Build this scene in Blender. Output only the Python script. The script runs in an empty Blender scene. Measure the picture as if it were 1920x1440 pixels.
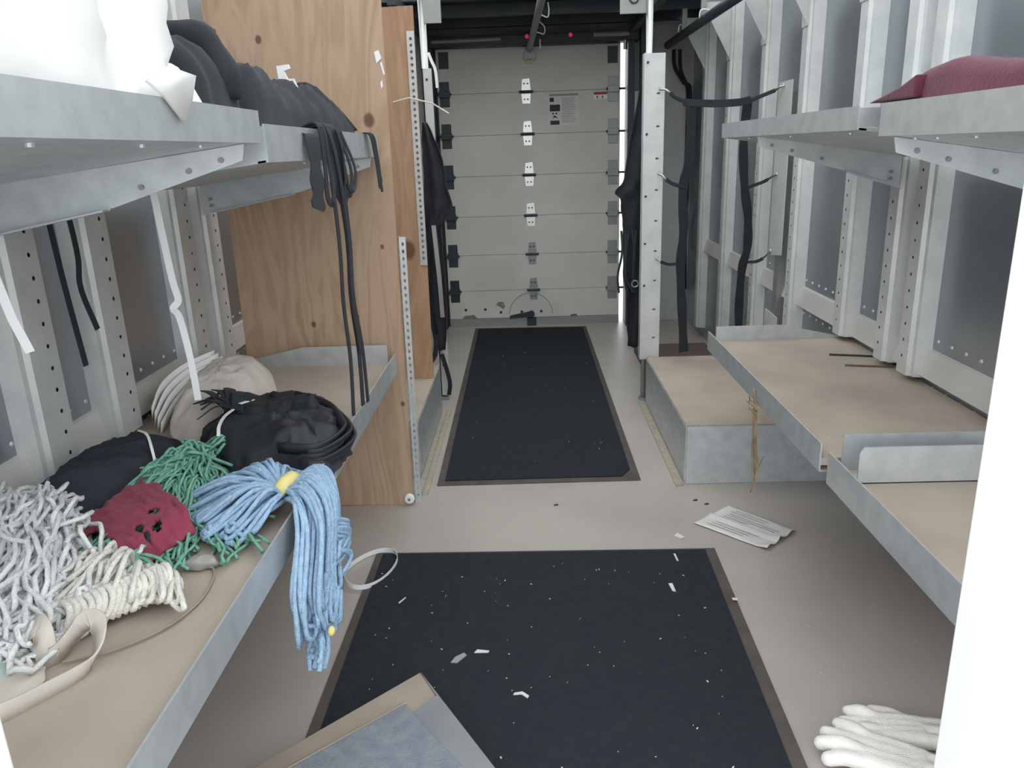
import bpy, math, random
from mathutils import Vector, Matrix, noise

# ------------------------------------------------------------------ camera, sky, light, exposure
S = bpy.context.scene
COL = S.collection
random.seed(7)

cam_d = bpy.data.cameras.new('camera')
cam_d.sensor_width = 36.0
cam_d.lens = 1450.0 / 1920.0 * 36.0
cam_d.clip_start = 0.02
cam = bpy.data.objects.new('camera', cam_d)
COL.objects.link(cam)
# rows: the camera's right / up / back axes written in world coordinates
CR = ((0.999341, 0.016496, -0.032346), (0.026169, 0.290334, 0.956567), (0.025171, -0.956783, 0.289711))
cam.matrix_world = Matrix(((CR[0][0], CR[1][0], CR[2][0], 0.0),
                           (CR[0][1], CR[1][1], CR[2][1], 0.0),
                           (CR[0][2], CR[1][2], CR[2][2], 1.3),
                           (0, 0, 0, 1)))
S.camera = cam

W = bpy.data.worlds.new('sky')
S.world = W
W.use_nodes = True
bg = W.node_tree.nodes['Background']
bg.inputs['Color'].default_value = (0.93, 0.965, 1.0, 1)
bg.inputs['Strength'].default_value = 1.0

S.view_settings.view_transform = 'Standard'
S.view_settings.look = 'None'
S.view_settings.gamma = 1.0
S.view_settings.use_curve_mapping = False
S.view_settings.exposure = 1.65
S.cycles.max_bounces = 12
S.cycles.diffuse_bounces = 7
S.cycles.glossy_bounces = 5


# ------------------------------------------------------------------ materials
MATS = {}


def mat(name, color, rough=0.6, metal=0.0, spec=0.5, var=None, scale=6.0, stretch=(1, 1, 1), bump=0.0, bscale=60.0,
        detail=4.0, alpha_var=(0.35, 0.7), sheen=0.0, rvar=0.0):
    """Principled with an optional second colour mixed in by noise and an optional fine relief."""
    if name in MATS:
        return MATS[name]
    m = bpy.data.materials.new(name)
    m.use_nodes = True
    nt = m.node_tree
    b = nt.nodes['Principled BSDF']
    b.inputs['Base Color'].default_value = (*color, 1)
    b.inputs['Roughness'].default_value = rough
    b.inputs['Metallic'].default_value = metal
    b.inputs['Specular IOR Level'].default_value = spec
    if sheen:
        b.inputs['Sheen Weight'].default_value = sheen
    tc = nt.nodes.new('ShaderNodeTexCoord')
    mp = nt.nodes.new('ShaderNodeMapping')
    mp.inputs['Scale'].default_value = stretch
    nt.links.new(tc.outputs['Object'], mp.inputs['Vector'])
    if var is not None:
        n = nt.nodes.new('ShaderNodeTexNoise')
        n.inputs['Scale'].default_value = scale
        n.inputs['Detail'].default_value = detail
        nt.links.new(mp.outputs['Vector'], n.inputs['Vector'])
        r = nt.nodes.new('ShaderNodeValToRGB')
        r.color_ramp.elements[0].position = alpha_var[0]
        r.color_ramp.elements[1].position = alpha_var[1]
        r.color_ramp.elements[0].color = (*color, 1)
        r.color_ramp.elements[1].color = (*var, 1)
        nt.links.new(n.outputs['Fac'], r.inputs['Fac'])
        nt.links.new(r.outputs['Color'], b.inputs['Base Color'])
        if rvar:
            mr = nt.nodes.new('ShaderNodeMapRange')
            mr.inputs['To Min'].default_value = rough - rvar
            mr.inputs['To Max'].default_value = rough + rvar
            nt.links.new(n.outputs['Fac'], mr.inputs['Value'])
            nt.links.new(mr.outputs['Result'], b.inputs['Roughness'])
    if bump:
        n2 = nt.nodes.new('ShaderNodeTexNoise')
        n2.inputs['Scale'].default_value = bscale
        n2.inputs['Detail'].default_value = 3
        nt.links.new(mp.outputs['Vector'], n2.inputs['Vector'])
        bp = nt.nodes.new('ShaderNodeBump')
        bp.inputs['Strength'].default_value = bump
        bp.inputs['Distance'].default_value = 0.004
        nt.links.new(n2.outputs['Fac'], bp.inputs['Height'])
        nt.links.new(bp.outputs['Normal'], b.inputs['Normal'])
    MATS[name] = m
    return m


def mat_plywood(name, light, dark, knots, seed):
    """Rotary-cut veneer: long wavy vertical grain, blotches and dark knots."""
    m = bpy.data.materials.new(name)
    m.use_nodes = True
    nt = m.node_tree
    N, L = nt.nodes, nt.links
    b = N['Principled BSDF']
    b.inputs['Roughness'].default_value = 0.62
    b.inputs['Specular IOR Level'].default_value = 0.3
    tc = N.new('ShaderNodeTexCoord')
    mp = N.new('ShaderNodeMapping')
    mp.inputs['Location'].default_value = (seed, seed * 0.7, 0)
    mp.inputs['Scale'].default_value = (6.0, 6.0, 0.9)
    L.new(tc.outputs['Object'], mp.inputs['Vector'])
    n1 = N.new('ShaderNodeTexNoise')
    n1.inputs['Scale'].default_value = 1.3
    n1.inputs['Detail'].default_value = 5
    n1.inputs['Distortion'].default_value = 0.9
    L.new(mp.outputs['Vector'], n1.inputs['Vector'])
    mul = N.new('ShaderNodeMath')
    mul.operation = 'MULTIPLY'
    mul.inputs[1].default_value = 7.0
    L.new(n1.outputs['Fac'], mul.inputs[0])
    fr = N.new('ShaderNodeMath')
    fr.operation = 'PINGPONG'
    fr.inputs[1].default_value = 0.5
    L.new(mul.outputs[0], fr.inputs[0])
    r = N.new('ShaderNodeValToRGB')
    r.color_ramp.elements[0].position = 0.0
    r.color_ramp.elements[0].color = (*dark, 1)
    r.color_ramp.elements[1].position = 0.42
    r.color_ramp.elements[1].color = (*light, 1)
    L.new(fr.outputs[0], r.inputs['Fac'])
    n2 = N.new('ShaderNodeTexNoise')
    n2.inputs['Scale'].default_value = 2.2
    n2.inputs['Detail'].default_value = 3
    L.new(tc.outputs['Object'], n2.inputs['Vector'])
    mix = N.new('ShaderNodeMix')
    mix.data_type = 'RGBA'
    mix.blend_type = 'MIX'
    mix.inputs['B'].default_value = (*light, 1)
    mr = N.new('ShaderNodeMapRange')
    mr.inputs['From Min'].default_value = 0.35
    mr.inputs['From Max'].default_value = 0.65
    mr.inputs['To Min'].default_value = 0.1
    mr.inputs['To Max'].default_value = 0.75
    L.new(n2.outputs['Fac'], mr.inputs['Value'])
    L.new(mr.outputs['Result'], mix.inputs['Factor'])
    L.new(r.outputs['Color'], mix.inputs['A'])
    col = mix.outputs['Result']
    for kx, kz, kr in knots:
        sub = N.new('ShaderNodeVectorMath')
        sub.operation = 'SUBTRACT'
        sub.inputs[1].default_value = (kx, 0, kz)
        L.new(tc.outputs['Object'], sub.inputs[0])
        sc = N.new('ShaderNodeVectorMath')
        sc.operation = 'MULTIPLY'
        sc.inputs[1].default_value = (1 / kr, 0, 0.75 / kr)
        L.new(sub.outputs['Vector'], sc.inputs[0])
        ln = N.new('ShaderNodeVectorMath')
        ln.operation = 'LENGTH'
        L.new(sc.outputs['Vector'], ln.inputs[0])
        mk = N.new('ShaderNodeMapRange')
        mk.inputs['From Min'].default_value = 0.7
        mk.inputs['From Max'].default_value = 1.15
        mk.inputs['To Min'].default_value = 0.85
        mk.inputs['To Max'].default_value = 0.0
        L.new(ln.outputs['Value'], mk.inputs['Value'])
        mx = N.new('ShaderNodeMix')
        mx.data_type = 'RGBA'
        mx.inputs['B'].default_value = (0.13, 0.05, 0.03, 1)
        L.new(mk.outputs['Result'], mx.inputs['Factor'])
        L.new(col, mx.inputs['A'])
        col = mx.outputs['Result']
    L.new(col, b.inputs['Base Color'])
    return m


GALV = mat('galvanised steel', (0.62, 0.65, 0.66), 0.42, 0.55, var=(0.52, 0.55, 0.565), scale=22, rvar=0.06)
GALV_UP = mat('galvanised stud', (0.66, 0.67, 0.655), 0.48, 0.3, var=(0.58, 0.595, 0.59), scale=14)
SHEET = mat('wall sheet metal', (0.37, 0.40, 0.425), 0.30, 0.75, var=(0.30, 0.33, 0.36), scale=2.5, rvar=0.05)
TRIM = mat('rub rail metal', (0.72, 0.70, 0.66), 0.4, 0.35, var=(0.62, 0.60, 0.57), scale=5)
DECK = mat('dusty shelf board', (0.47, 0.40, 0.325), 0.75, 0.0, 0.25, var=(0.36, 0.31, 0.26), scale=3.5, detail=6)
FLOOR = mat('painted floor', (0.46, 0.412, 0.372), 0.38, 0.0, 0.5, var=(0.385, 0.352, 0.322), scale=2.2, detail=7, bump=0.08, bscale=120)
CARPET = mat('charcoal carpet', (0.026, 0.030, 0.037), 0.95, 0, 0.1, var=(0.032, 0.036, 0.042), scale=40, bump=0.7, bscale=260)
RUBBER = mat('brown rubber edge', (0.105, 0.092, 0.082), 0.8, 0, 0.3, var=(0.075, 0.066, 0.06), scale=12)
DOORW = mat('door cream paint', (0.66, 0.66, 0.60), 0.5, 0, 0.4, var=(0.57, 0.57, 0.515), scale=3, detail=6)
DIRT = mat('door grime', (0.16, 0.15, 0.135), 0.9, 0, 0.2, var=(0.30, 0.28, 0.25), scale=30)
RUST = mat('rust', (0.20, 0.13, 0.09), 0.9, 0, 0.2, var=(0.40, 0.32, 0.25), scale=25)
DARKM = mat('dark metal', (0.035, 0.043, 0.05), 0.5, 0.3, var=(0.055, 0.063, 0.07), scale=6)
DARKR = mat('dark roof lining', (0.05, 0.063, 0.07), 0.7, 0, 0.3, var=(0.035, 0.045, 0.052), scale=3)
GREYM = mat('dull grey metal', (0.30, 0.31, 0.30), 0.45, 0.5)
CHROME = mat('bright steel', (0.50, 0.50, 0.49), 0.3, 0.9)
BLACKF = mat('black fabric', (0.025, 0.028, 0.034), 0.85, 0, 0.25, var=(0.03, 0.032, 0.038), scale=18, sheen=0.05)
BLACKS = mat('black satin fabric', (0.017, 0.019, 0.024), 0.55, 0, 0.45, var=(0.027, 0.029, 0.034), scale=12)
NAVYF = mat('faded black fabric', (0.028, 0.031, 0.042), 0.9, 0, 0.2, var=(0.038, 0.041, 0.052), scale=8)
WHITEF = mat('white cotton', (0.86, 0.86, 0.84), 0.9, 0, 0.2)
WHITEP = mat('white plastic', (0.85, 0.86, 0.86), 0.4, 0, 0.5)
OFFW = mat('off white canvas', (0.72, 0.66, 0.61), 0.85, 0, 0.2, var=(0.62, 0.55, 0.49), scale=9)
CREAM = mat('cream cotton tape', (0.68, 0.63, 0.56), 0.9, 0, 0.2, var=(0.60, 0.55, 0.49), scale=20)
BURG = mat('burgundy fabric', (0.31, 0.055, 0.09), 0.9, 0, 0.2, var=(0.24, 0.042, 0.075), scale=30, sheen=0.1, bump=0.4, bscale=180)
BURGD = mat('dark burgundy towelling', (0.135, 0.036, 0.058), 0.95, 0, 0.15, var=(0.10, 0.03, 0.05), scale=12, sheen=0.15, bump=0.5, bscale=150)
MOPW = mat('white mop yarn', (0.88, 0.88, 0.87), 0.95, 0, 0.1, var=(0.76, 0.76, 0.77), scale=60, bump=0.9, bscale=330)
MOPY = mat('cream mop yarn', (0.88, 0.86, 0.79), 0.95, 0, 0.1, var=(0.76, 0.73, 0.66), scale=60, bump=0.9, bscale=330)
MOPB = mat('blue mop yarn', (0.40, 0.56, 0.73), 0.95, 0, 0.1, var=(0.29, 0.44, 0.62), scale=70, bump=0.9, bscale=330)
MOPG = mat('green mop yarn', (0.25, 0.52, 0.40), 0.95, 0, 0.1, var=(0.18, 0.42, 0.31), scale=60, bump=0.9, bscale=330)
STAIN = mat('pale green stain', (0.42, 0.56, 0.48), 0.9, 0, 0.2, var=(0.55, 0.6, 0.53), scale=25)
YELLOW = mat('yellow tape', (0.72, 0.62, 0.25), 0.7)
GREYC = mat('grey film', (0.34, 0.33, 0.31), 0.35, 0, 0.5)
PAPER = mat('white paper', (0.72, 0.70, 0.67), 0.85, 0, 0.2, var=(0.66, 0.64, 0.61), scale=9)
INK = mat('grey print', (0.32, 0.31, 0.30), 0.9)
INKD = mat('black print', (0.05, 0.05, 0.05), 0.9)
REDINK = mat('red print', (0.45, 0.06, 0.05), 0.8)
BOXTOP = mat('grey blue carpet', (0.20, 0.225, 0.26), 0.95, 0, 0.1, var=(0.26, 0.28, 0.31), scale=30, bump=0.6, bscale=200)
BOXWOOD = mat('bare tan board', (0.38, 0.32, 0.26), 0.8, 0, 0.2, var=(0.31, 0.26, 0.21), scale=7)
GREYB = mat('grey painted board', (0.62, 0.63, 0.61), 0.5, 0, 0.3, var=(0.54, 0.555, 0.55), scale=4)
GREYL = mat('grey lid board', (0.27, 0.28, 0.28), 0.6, 0, 0.3, var=(0.21, 0.225, 0.24), scale=5)
JAMB = mat('white door jamb paint', (0.88, 0.88, 0.87), 0.45)
BRASS = mat('worn yellowish strip', (0.50, 0.44, 0.33), 0.5, 0.2, var=(0.36, 0.33, 0.27), scale=30)
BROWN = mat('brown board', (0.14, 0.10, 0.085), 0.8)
STRAW = mat('dry straw', (0.36, 0.28, 0.15), 0.9, var=(0.22, 0.15, 0.09), scale=30)
GLOVE = mat('white knitted cotton', (0.86, 0.84, 0.80), 0.95, 0, 0.1, var=(0.76, 0.72, 0.67), scale=14, bump=0.5, bscale=240)
GROUND = mat('pale concrete', (0.42, 0.41, 0.39), 0.9)
ORANGE = mat('orange tag', (0.55, 0.27, 0.06), 0.8)
SEAM = mat('panel seam', (0.20, 0.20, 0.18), 0.8)
PLY1 = mat_plywood('plywood pale', (0.49, 0.345, 0.24), (0.355, 0.23, 0.15),
                   [(-0.86 + 0.76, 1.67, 0.011), (-0.52 + 0.76, 1.41, 0.019), (-0.78 + 0.76, 0.72, 0.009), (-0.51 + 0.76, 0.99, 0.007),
                    (-1.0 + 0.76, 1.70, 0.006), (-0.55 + 0.76, 0.55, 0.008), (-0.48 + 0.76, 0.41, 0.008)], 1.3)
PLY2 = mat_plywood('plywood orange', (0.47, 0.30, 0.19), (0.33, 0.19, 0.11), [(-0.555 + 0.76, 0.87, 0.036), (-0.64 + 0.76, 1.44, 0.012), (-0.64 + 0.76, 1.38, 0.011)], 4.1)

# translucent fibreglass roof skin that lets daylight through
mr_ = bpy.data.materials.new('translucent fibreglass')
mr_.use_nodes = True
_nt = mr_.node_tree
for _n in list(_nt.nodes):
    if _n.type != 'OUTPUT_MATERIAL':
        _nt.nodes.remove(_n)
_t = _nt.nodes.new('ShaderNodeBsdfTranslucent')
_t.inputs['Color'].default_value = (0.92, 0.93, 0.92, 1)
_d = _nt.nodes.new('ShaderNodeBsdfDiffuse')
_d.inputs['Color'].default_value = (0.8, 0.81, 0.8, 1)
_mx = _nt.nodes.new('ShaderNodeMixShader')
_mx.inputs['Fac'].default_value = 0.25
_nt.links.new(_t.outputs[0], _mx.inputs[1])
_nt.links.new(_d.outputs[0], _mx.inputs[2])
_nt.links.new(_mx.outputs[0], _nt.nodes['Material Output'].inputs['Surface'])
ROOFT = mr_


def mat_emit(name, color, strength):
    m = bpy.data.materials.new(name)
    m.use_nodes = True
    b = m.node_tree.nodes['Principled BSDF']
    b.inputs['Base Color'].default_value = (*color, 1)
    b.inputs['Emission Color'].default_value = (*color, 1)
    b.inputs['Emission Strength'].default_value = strength
    return m


REDLAMP = mat_emit('red marker lens', (0.8, 0.05, 0.14), 0.12)
PINHOLE_GLOW = mat_emit('daylight pinhole glow', (0.9, 0.9, 1.0), 2.0)  # emission stands in for daylight coming through a pinhole


# ------------------------------------------------------------------ mesh helpers (all in world coordinates)
class MB:
    def __init__(self):
        self.v, self.f = [], []

    def add(self, vs, fs):
        o = len(self.v)
        self.v += [tuple(p) for p in vs]
        self.f += [tuple(i + o for i in f) for f in fs]
        return self

    def box(self, x0, x1, y0, y1, z0, z1):
        return self.add([(x0, y0, z0), (x1, y0, z0), (x1, y1, z0), (x0, y1, z0), (x0, y0, z1), (x1, y0, z1), (x1, y1, z1), (x0, y1, z1)],
                        [(0, 3, 2, 1), (4, 5, 6, 7), (0, 1, 5, 4), (1, 2, 6, 5), (2, 3, 7, 6), (3, 0, 4, 7)])

    def prism(self, poly, d):
        """poly: list of 3-D points (planar), extruded by vector d."""
        n = len(poly)
        d = Vector(d)
        vs = [Vector(p) for p in poly] + [Vector(p) + d for p in poly]
        fs = [tuple(range(n - 1, -1, -1)), tuple(range(n, 2 * n))]
        fs += [(i, (i + 1) % n, n + (i + 1) % n, n + i) for i in range(n)]
        return self.add(vs, fs)

    def tube(self, pts, r, sides=6, caps=True):
        pts = [Vector(p) for p in pts]
        n = len(pts)
        rs = r if isinstance(r, (list, tuple)) else [r] * n
        vs, fs = [], []
        t0 = (pts[1] - pts[0]).normalized()
        u = t0.orthogonal().normalized()
        for i in range(n):
            t = (pts[min(i + 1, n - 1)] - pts[max(i - 1, 0)])
            if t.length < 1e-9:
                t = t0.copy()
            t.normalize()
            u = u - t * u.dot(t)
            if u.length < 1e-6:
                u = t.orthogonal()
            u.normalize()
            w = t.cross(u)
            for k in range(sides):
                a = 2 * math.pi * k / sides
                vs.append(pts[i] + (u * math.cos(a) + w * math.sin(a)) * rs[i])
        for i in range(n - 1):
            for k in range(sides):
                a, b = i * sides + k, i * sides + (k + 1) % sides
                fs.append((a, b, b + sides, a + sides))
        if caps:
            fs.append(tuple(range(sides - 1, -1, -1)))
            fs.append(tuple(range((n - 1) * sides, n * sides)))
        return self.add(vs, fs)

    def ribbon(self, pts, wid, th=0.002, wdir=(0, 1, 0)):
        """A flat band of real thickness along pts; wdir is the direction of its width (a vector, or one per point)."""
        pts = [Vector(p) for p in pts]
        n = len(pts)
        wds = [Vector(w).normalized() for w in wdir] if isinstance(wdir[0], (tuple, list, Vector)) else [Vector(wdir).normalized()] * n
        ws = wid if isinstance(wid, (list, tuple)) else [wid] * n
        vs, fs = [], []
        for i in range(n):
            t = (pts[min(i + 1, n - 1)] - pts[max(i - 1, 0)]).normalized()
            w = wds[i] - t * wds[i].dot(t)
            if w.length < 1e-4:
                w = t.orthogonal()
            w.normalize()
            nn = t.cross(w)
            for su, sn in ((-1, -1), (1, -1), (1, 1), (-1, 1)):
                vs.append(pts[i] + w * su * ws[i] / 2 + nn * sn * th / 2)
        for i in range(n - 1):
            for k in range(4):
                a, b = i * 4 + k, i * 4 + (k + 1) % 4
                fs.append((a, b, b + 4, a + 4))
        fs += [(3, 2, 1, 0), tuple(range(n * 4 - 4, n * 4))]
        return self.add(vs, fs)

    def disc(self, c, axis, r, h, n=12, r2=None):
        c = Vector(c)
        a = Vector(axis).normalized()
        return self.tube([c, c + a * h], [r, r if r2 is None else r2], n)

    def ball(self, c, rx, ry=None, rz=None, n=10, m=7):
        ry = rx if ry is None else ry
        rz = rx if rz is None else rz
        vs = [(c[0], c[1], c[2] - rz)]
        for j in range(1, m):
            p = -math.pi / 2 + math.pi * j / m
            for i in range(n):
                a = 2 * math.pi * i / n
                vs.append((c[0] + rx * math.cos(p) * math.cos(a), c[1] + ry * math.cos(p) * math.sin(a), c[2] + rz * math.sin(p)))
        vs.append((c[0], c[1], c[2] + rz))
        fs = [(0, 1 + (i + 1) % n, 1 + i) for i in range(n)]
        for j in range(m - 2):
            for i in range(n):
                a, b = 1 + j * n + i, 1 + j * n + (i + 1) % n
                fs.append((a, b, b + n, a + n))
        top = len(vs) - 1
        o = 1 + (m - 2) * n
        fs += [(o + i, o + (i + 1) % n, top) for i in range(n)]
        return self.add(vs, fs)

    def perf(self, o, u, v, W_, L_, hu, pitch, r, v0=0.03, v1=None, rv=None):
        """A strip W_ x L_ from corner o along unit vectors u, v with a row of round (or slotted) holes at hu across."""
        o, u, v = Vector(o), Vector(u), Vector(v)
        v1 = L_ if v1 is None else v1
        rv = r if rv is None else rv
        P = lambda a, b: o + u * a + v * b
        n = max(0, int((v1 - v0) / pitch))
        s = v0
        if v0 > 0:
            self.add([P(0, 0), P(W_, 0), P(W_, v0), P(0, v0)], [(0, 1, 2, 3)])
        for k in range(n):
            c = s + pitch / 2
            out = [P(W_, c), P(W_, s + pitch), P(hu, s + pitch), P(0, s + pitch), P(0, c), P(0, s), P(hu, s), P(W_, s)]
            hol = [P(hu + r * math.cos(a), c + rv * math.sin(a)) for a in [i * math.pi / 4 for i in range(8)]]
            self.add(out + hol, [(i, (i + 1) % 8, 8 + (i + 1) % 8, 8 + i) for i in range(8)])
            s += pitch
        if s < L_:
            self.add([P(0, s), P(W_, s), P(W_, L_), P(0, L_)], [(0, 1, 2, 3)])
        return self


LOC = {}


def thing(name, label, cat, loc, group=None):
    o = bpy.data.objects.new(name, None)
    o.empty_display_size = 0.05
    COL.objects.link(o)
    o.location = loc
    LOC[o.name] = Vector(loc)
    o['label'] = label
    o['category'] = cat
    if group:
        o['group'] = group
    return o


def mesh_obj(name, mb, m, parent=None, smooth=False, bevel=0.0, solid=0.0, remesh=0.0, subsurf=0, origin=None):
    off = Vector((0, 0, 0))
    if parent is not None:
        off = LOC[parent.name]
    elif origin is not None:
        off = Vector(origin)
    me = bpy.data.meshes.new(name)
    me.from_pydata([tuple(Vector(p) - off) for p in mb.v], [], mb.f)
    me.update()
    me.materials.append(m)
    if smooth:
        me.polygons.foreach_set('use_smooth', [True] * len(me.polygons))
    o = bpy.data.objects.new(name, me)
    COL.objects.link(o)
    if parent is not None:
        o.parent = parent
    elif origin is not None:
        o.location = off
    LOC[o.name] = off
    if remesh:
        md = o.modifiers.new('remesh', 'REMESH')
        md.mode = 'VOXEL'
        md.voxel_size = remesh
        md.use_smooth_shade = True
        ms = o.modifiers.new('smooth', 'SMOOTH')
        ms.iterations = 6
    if solid:
        md = o.modifiers.new('solid', 'SOLIDIFY')
        md.thickness = solid
        md.offset = 0
    if bevel:
        md = o.modifiers.new('bevel', 'BEVEL')
        md.width = bevel
        md.segments = 2
        md.limit_method = 'ANGLE'
    if subsurf:
        md = o.modifiers.new('sub', 'SUBSURF')
        md.levels = subsurf
        md.render_levels = subsurf
    return o


part = mesh_obj


def solo(name, mb, m, label, cat, origin, group=None, **k):
    o = mesh_obj(name, mb, m, None, origin=origin, **k)
    o['label'] = label
    o['category'] = cat
    if group:
        o['group'] = group
    return o


def struct(name, mb, m, **k):
    o = mesh_obj(name, mb, m, None, origin=(0, 0, 0), **k)
    o['kind'] = 'structure'
    return o


def fbm(x, y, z=0.0, oct_=3):
    v, a, f = 0.0, 1.0, 1.0
    for _ in range(oct_):
        v += a * noise.noise(Vector((x * f, y * f, z * f)))
        a *= 0.5
        f *= 2.0
    return v


def ridge(x, y, z=0.0):
    return 1.0 - 2.0 * abs(noise.noise(Vector((x, y, z))))


def spline(pts, n):
    """Catmull-Rom through pts, n samples."""
    P = [Vector(p) for p in pts]
    P = [P[0] * 2 - P[1]] + P + [P[-1] * 2 - P[-2]]
    m = len(P) - 3
    out = []
    for i in range(n):
        s = i / (n - 1) * m
        k = min(int(s), m - 1)
        t = s - k
        a, b, c, d = P[k:k + 4]
        out.append(0.5 * ((2 * b) + (c - a) * t + (2 * a - 5 * b + 4 * c - d) * t * t + (3 * b - a - 3 * c + d) * t ** 3))
    return out


def heap(outline, base, height, seed=0.0, rings=22, seg=96, p=2.2, q=0.55, fold=0.015, ff=(9, 9), rough=0.006, peak=None, edge=0.012):
    """A slumped heap of cloth on a plane z = base: the outline (x, y) filled with a domed, folded surface."""
    ol = [Vector((a[0], a[1], 0)) for a in outline]
    ol = spline(ol + [ol[0]], seg + 1)[:-1]
    cx = sum(a.x for a in ol) / seg
    cy = sum(a.y for a in ol) / seg
    vs, fs = [], []
    for i in range(rings + 1):
        t = i / rings
        for k in range(seg):
            px, py = cx + (ol[k].x - cx) * t, cy + (ol[k].y - cy) * t
            w = math.sin(min(1.0, (1 - t) * 3.0) * math.pi / 2)
            hz = height(px, py, t) if callable(height) else height
            prof = max(0.0, 1 - t ** p) ** q
            f = fold * ridge(px * ff[0] + seed, py * ff[1], seed) + rough * fbm(px * 40, py * 40, seed)
            bz = base(px) if callable(base) else base
            z = bz + hz * prof + f * (0.25 + 0.75 * w) * (1 if t < 1 else 0)
            if t >= 1:
                z = bz
            z = max(z, bz + 0.001)
            j = edge * t * fbm(px * 22, py * 22, seed + 5)
            vs.append((px + j, py + j * 0.7, z))
    for i in range(rings):
        for k in range(seg):
            a, b = i * seg + k, i * seg + (k + 1) % seg
            fs.append((a, b, b + seg, a + seg))
    o = len(vs)
    vs.append((cx, cy, base(cx) if callable(base) else base))
    fs += [(rings * seg + (k + 1) % seg, o, rings * seg + k)[::-1] for k in range(seg)]
    return MB().add(vs, fs)


def blob(c, r, pw=2.6, seed=0.0, amp=0.03, freq=6.0, fine=0.01, zmin=None, n=64, m=40, flow=(1, 1, 1)):
    """A stuffed cloth sack: super-ellipsoid with folds, flattened where it rests at zmin."""
    vs, fs = [], []
    for j in range(m + 1):
        ph = -math.pi / 2 + math.pi * j / m
        for i in range(n):
            a = 2 * math.pi * i / n
            d = Vector((math.cos(ph) * math.cos(a), math.cos(ph) * math.sin(a), math.sin(ph)))
            s = (abs(d.x) ** pw + abs(d.y) ** pw + abs(d.z) ** pw) ** (-1 / pw)
            p = Vector((d.x * s * r[0], d.y * s * r[1], d.z * s * r[2]))
            k = 1 + (amp * ridge(p.x * freq * flow[0] + seed, p.y * freq * flow[1], p.z * freq * flow[2]) + fine * fbm(p.x * 30, p.y * 30, p.z * 30 + seed)) / max(r)
            q = Vector(c) + p * k
            if zmin is not None:
                q.z = max(q.z, zmin(q.x) if callable(zmin) else zmin)
            vs.append(q)
    for j in range(m):
        for i in range(n):
            a, b = j * n + i, j * n + (i + 1) % n
            fs.append((a, b, b + n, a + n))
    return MB().add(vs, fs)


DECK_FAR = lambda x: 1.302 - 0.124 * (-0.49 - min(x, -0.49))     # far left upper shelf
DECK_R = lambda x: 1.312 - 0.16 * (max(x, 0.68) - 0.68)            # near right upper shelf
DECK_UP = lambda x: 1.337 - 0.124 * (-0.49 - min(x, -0.49))      # top of the tilted near left upper shelf


def drape(rows, y, depth=0.03, seed=0.0, nx=14, nz=60, waves=3.0, thick=0.02):
    """A hanging, folded cloth: rows (z, x0, x1[, y]) from top to bottom, a closed body of some thickness."""
    rs = spline([(r[1], r[2], r[0]) for r in rows], nz)
    front, fs = [], []
    for i, r in enumerate(rs):
        for k in range(nx):
            t = k / (nx - 1)
            x = r[0] + (r[1] - r[0]) * t
            dy = depth * math.sin(t * waves * math.pi + 1.7 * noise.noise(Vector((seed, r[2] * 3, 0)))) * 0.6 + depth * fbm(x * 14 + seed, r[2] * 5, seed) * 0.7
            x += 0.006 * noise.noise(Vector((r[2] * 18, seed, t * 2)))
            front.append(Vector((x, y + dy, r[2])))
    back = [Vector((p.x, p.y + thick, p.z)) for p in front]
    N = len(front)
    for i in range(nz - 1):
        for k in range(nx - 1):
            a = i * nx + k
            fs.append((a, a + nx, a + nx + 1, a + 1))
            fs.append((N + a, N + a + 1, N + a + nx + 1, N + a + nx))
    for i in range(nz - 1):
        a, b = i * nx, (i + 1) * nx
        fs.append((a, N + a, N + b, b))
        a, b = a + nx - 1, b + nx - 1
        fs.append((a, b, N + b, N + a))
    for k in range(nx - 1):
        fs.append((k, k + 1, N + k + 1, N + k))
        a = (nz - 1) * nx + k
        fs.append((a, N + a, N + a + 1, a + 1))
    return MB().add(front + back, fs)


# ------------------------------------------------------------------ the setting
XL, XR, YB, YF, ZR = -1.15, 1.21, 5.92, 0.30, 2.16
struct('ground', MB().box(-40, 40, -40, 40, -1.0, -0.9), GROUND)
struct('floor', MB().box(XL - 0.03, XR + 0.03, YF, YB + 0.1, -0.04, 0.0), FLOOR)
wall_left = struct('wall_left', MB().box(XL - 0.03, XL, YF, YB, 0, ZR), SHEET)
wall_right = struct('wall_right', MB().box(XR, XR + 0.03, YF, YB, 0, ZR), SHEET)
_b = MB()
_b.box(XL - 0.03, -0.665, YB, YB + 0.03, 0, ZR)
_b.box(0.755, XR + 0.03, YB, YB + 0.03, 0, ZR)
_b.box(-0.665, 0.755, YB, YB + 0.03, 2.0, ZR)
wall_back = struct('wall_back', _b, GREYB)
ceiling = struct('ceiling', MB().add([(XL - 0.03, YF, ZR), (XR + 0.03, YF, ZR), (XR + 0.03, 4.85, ZR), (XL - 0.03, 4.85, ZR)], [(0, 3, 2, 1)]), ROOFT)
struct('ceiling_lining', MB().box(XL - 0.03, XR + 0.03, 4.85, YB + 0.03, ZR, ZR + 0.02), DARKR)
# roof bows across the van
for y in (0.9, 1.63, 2.47, 3.44, 4.02):
    part('roof_bow', MB().box(XL, XR, y, y + 0.045, ZR - 0.07, ZR - 0.002), GALV_UP, ceiling)
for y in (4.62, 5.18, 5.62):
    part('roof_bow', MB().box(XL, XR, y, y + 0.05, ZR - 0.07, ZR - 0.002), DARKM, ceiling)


# rub rails: sloped pressed ledges along both walls
def rail(name, x, s, y0, y1):
    return struct(name, MB().prism([(x, y0, 0.685), (x + s * 0.012, y0, 0.682), (x + s * 0.032, y0, 0.605), (x, y0, 0.59)], (0, y1 - y0, 0)), TRIM)


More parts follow.
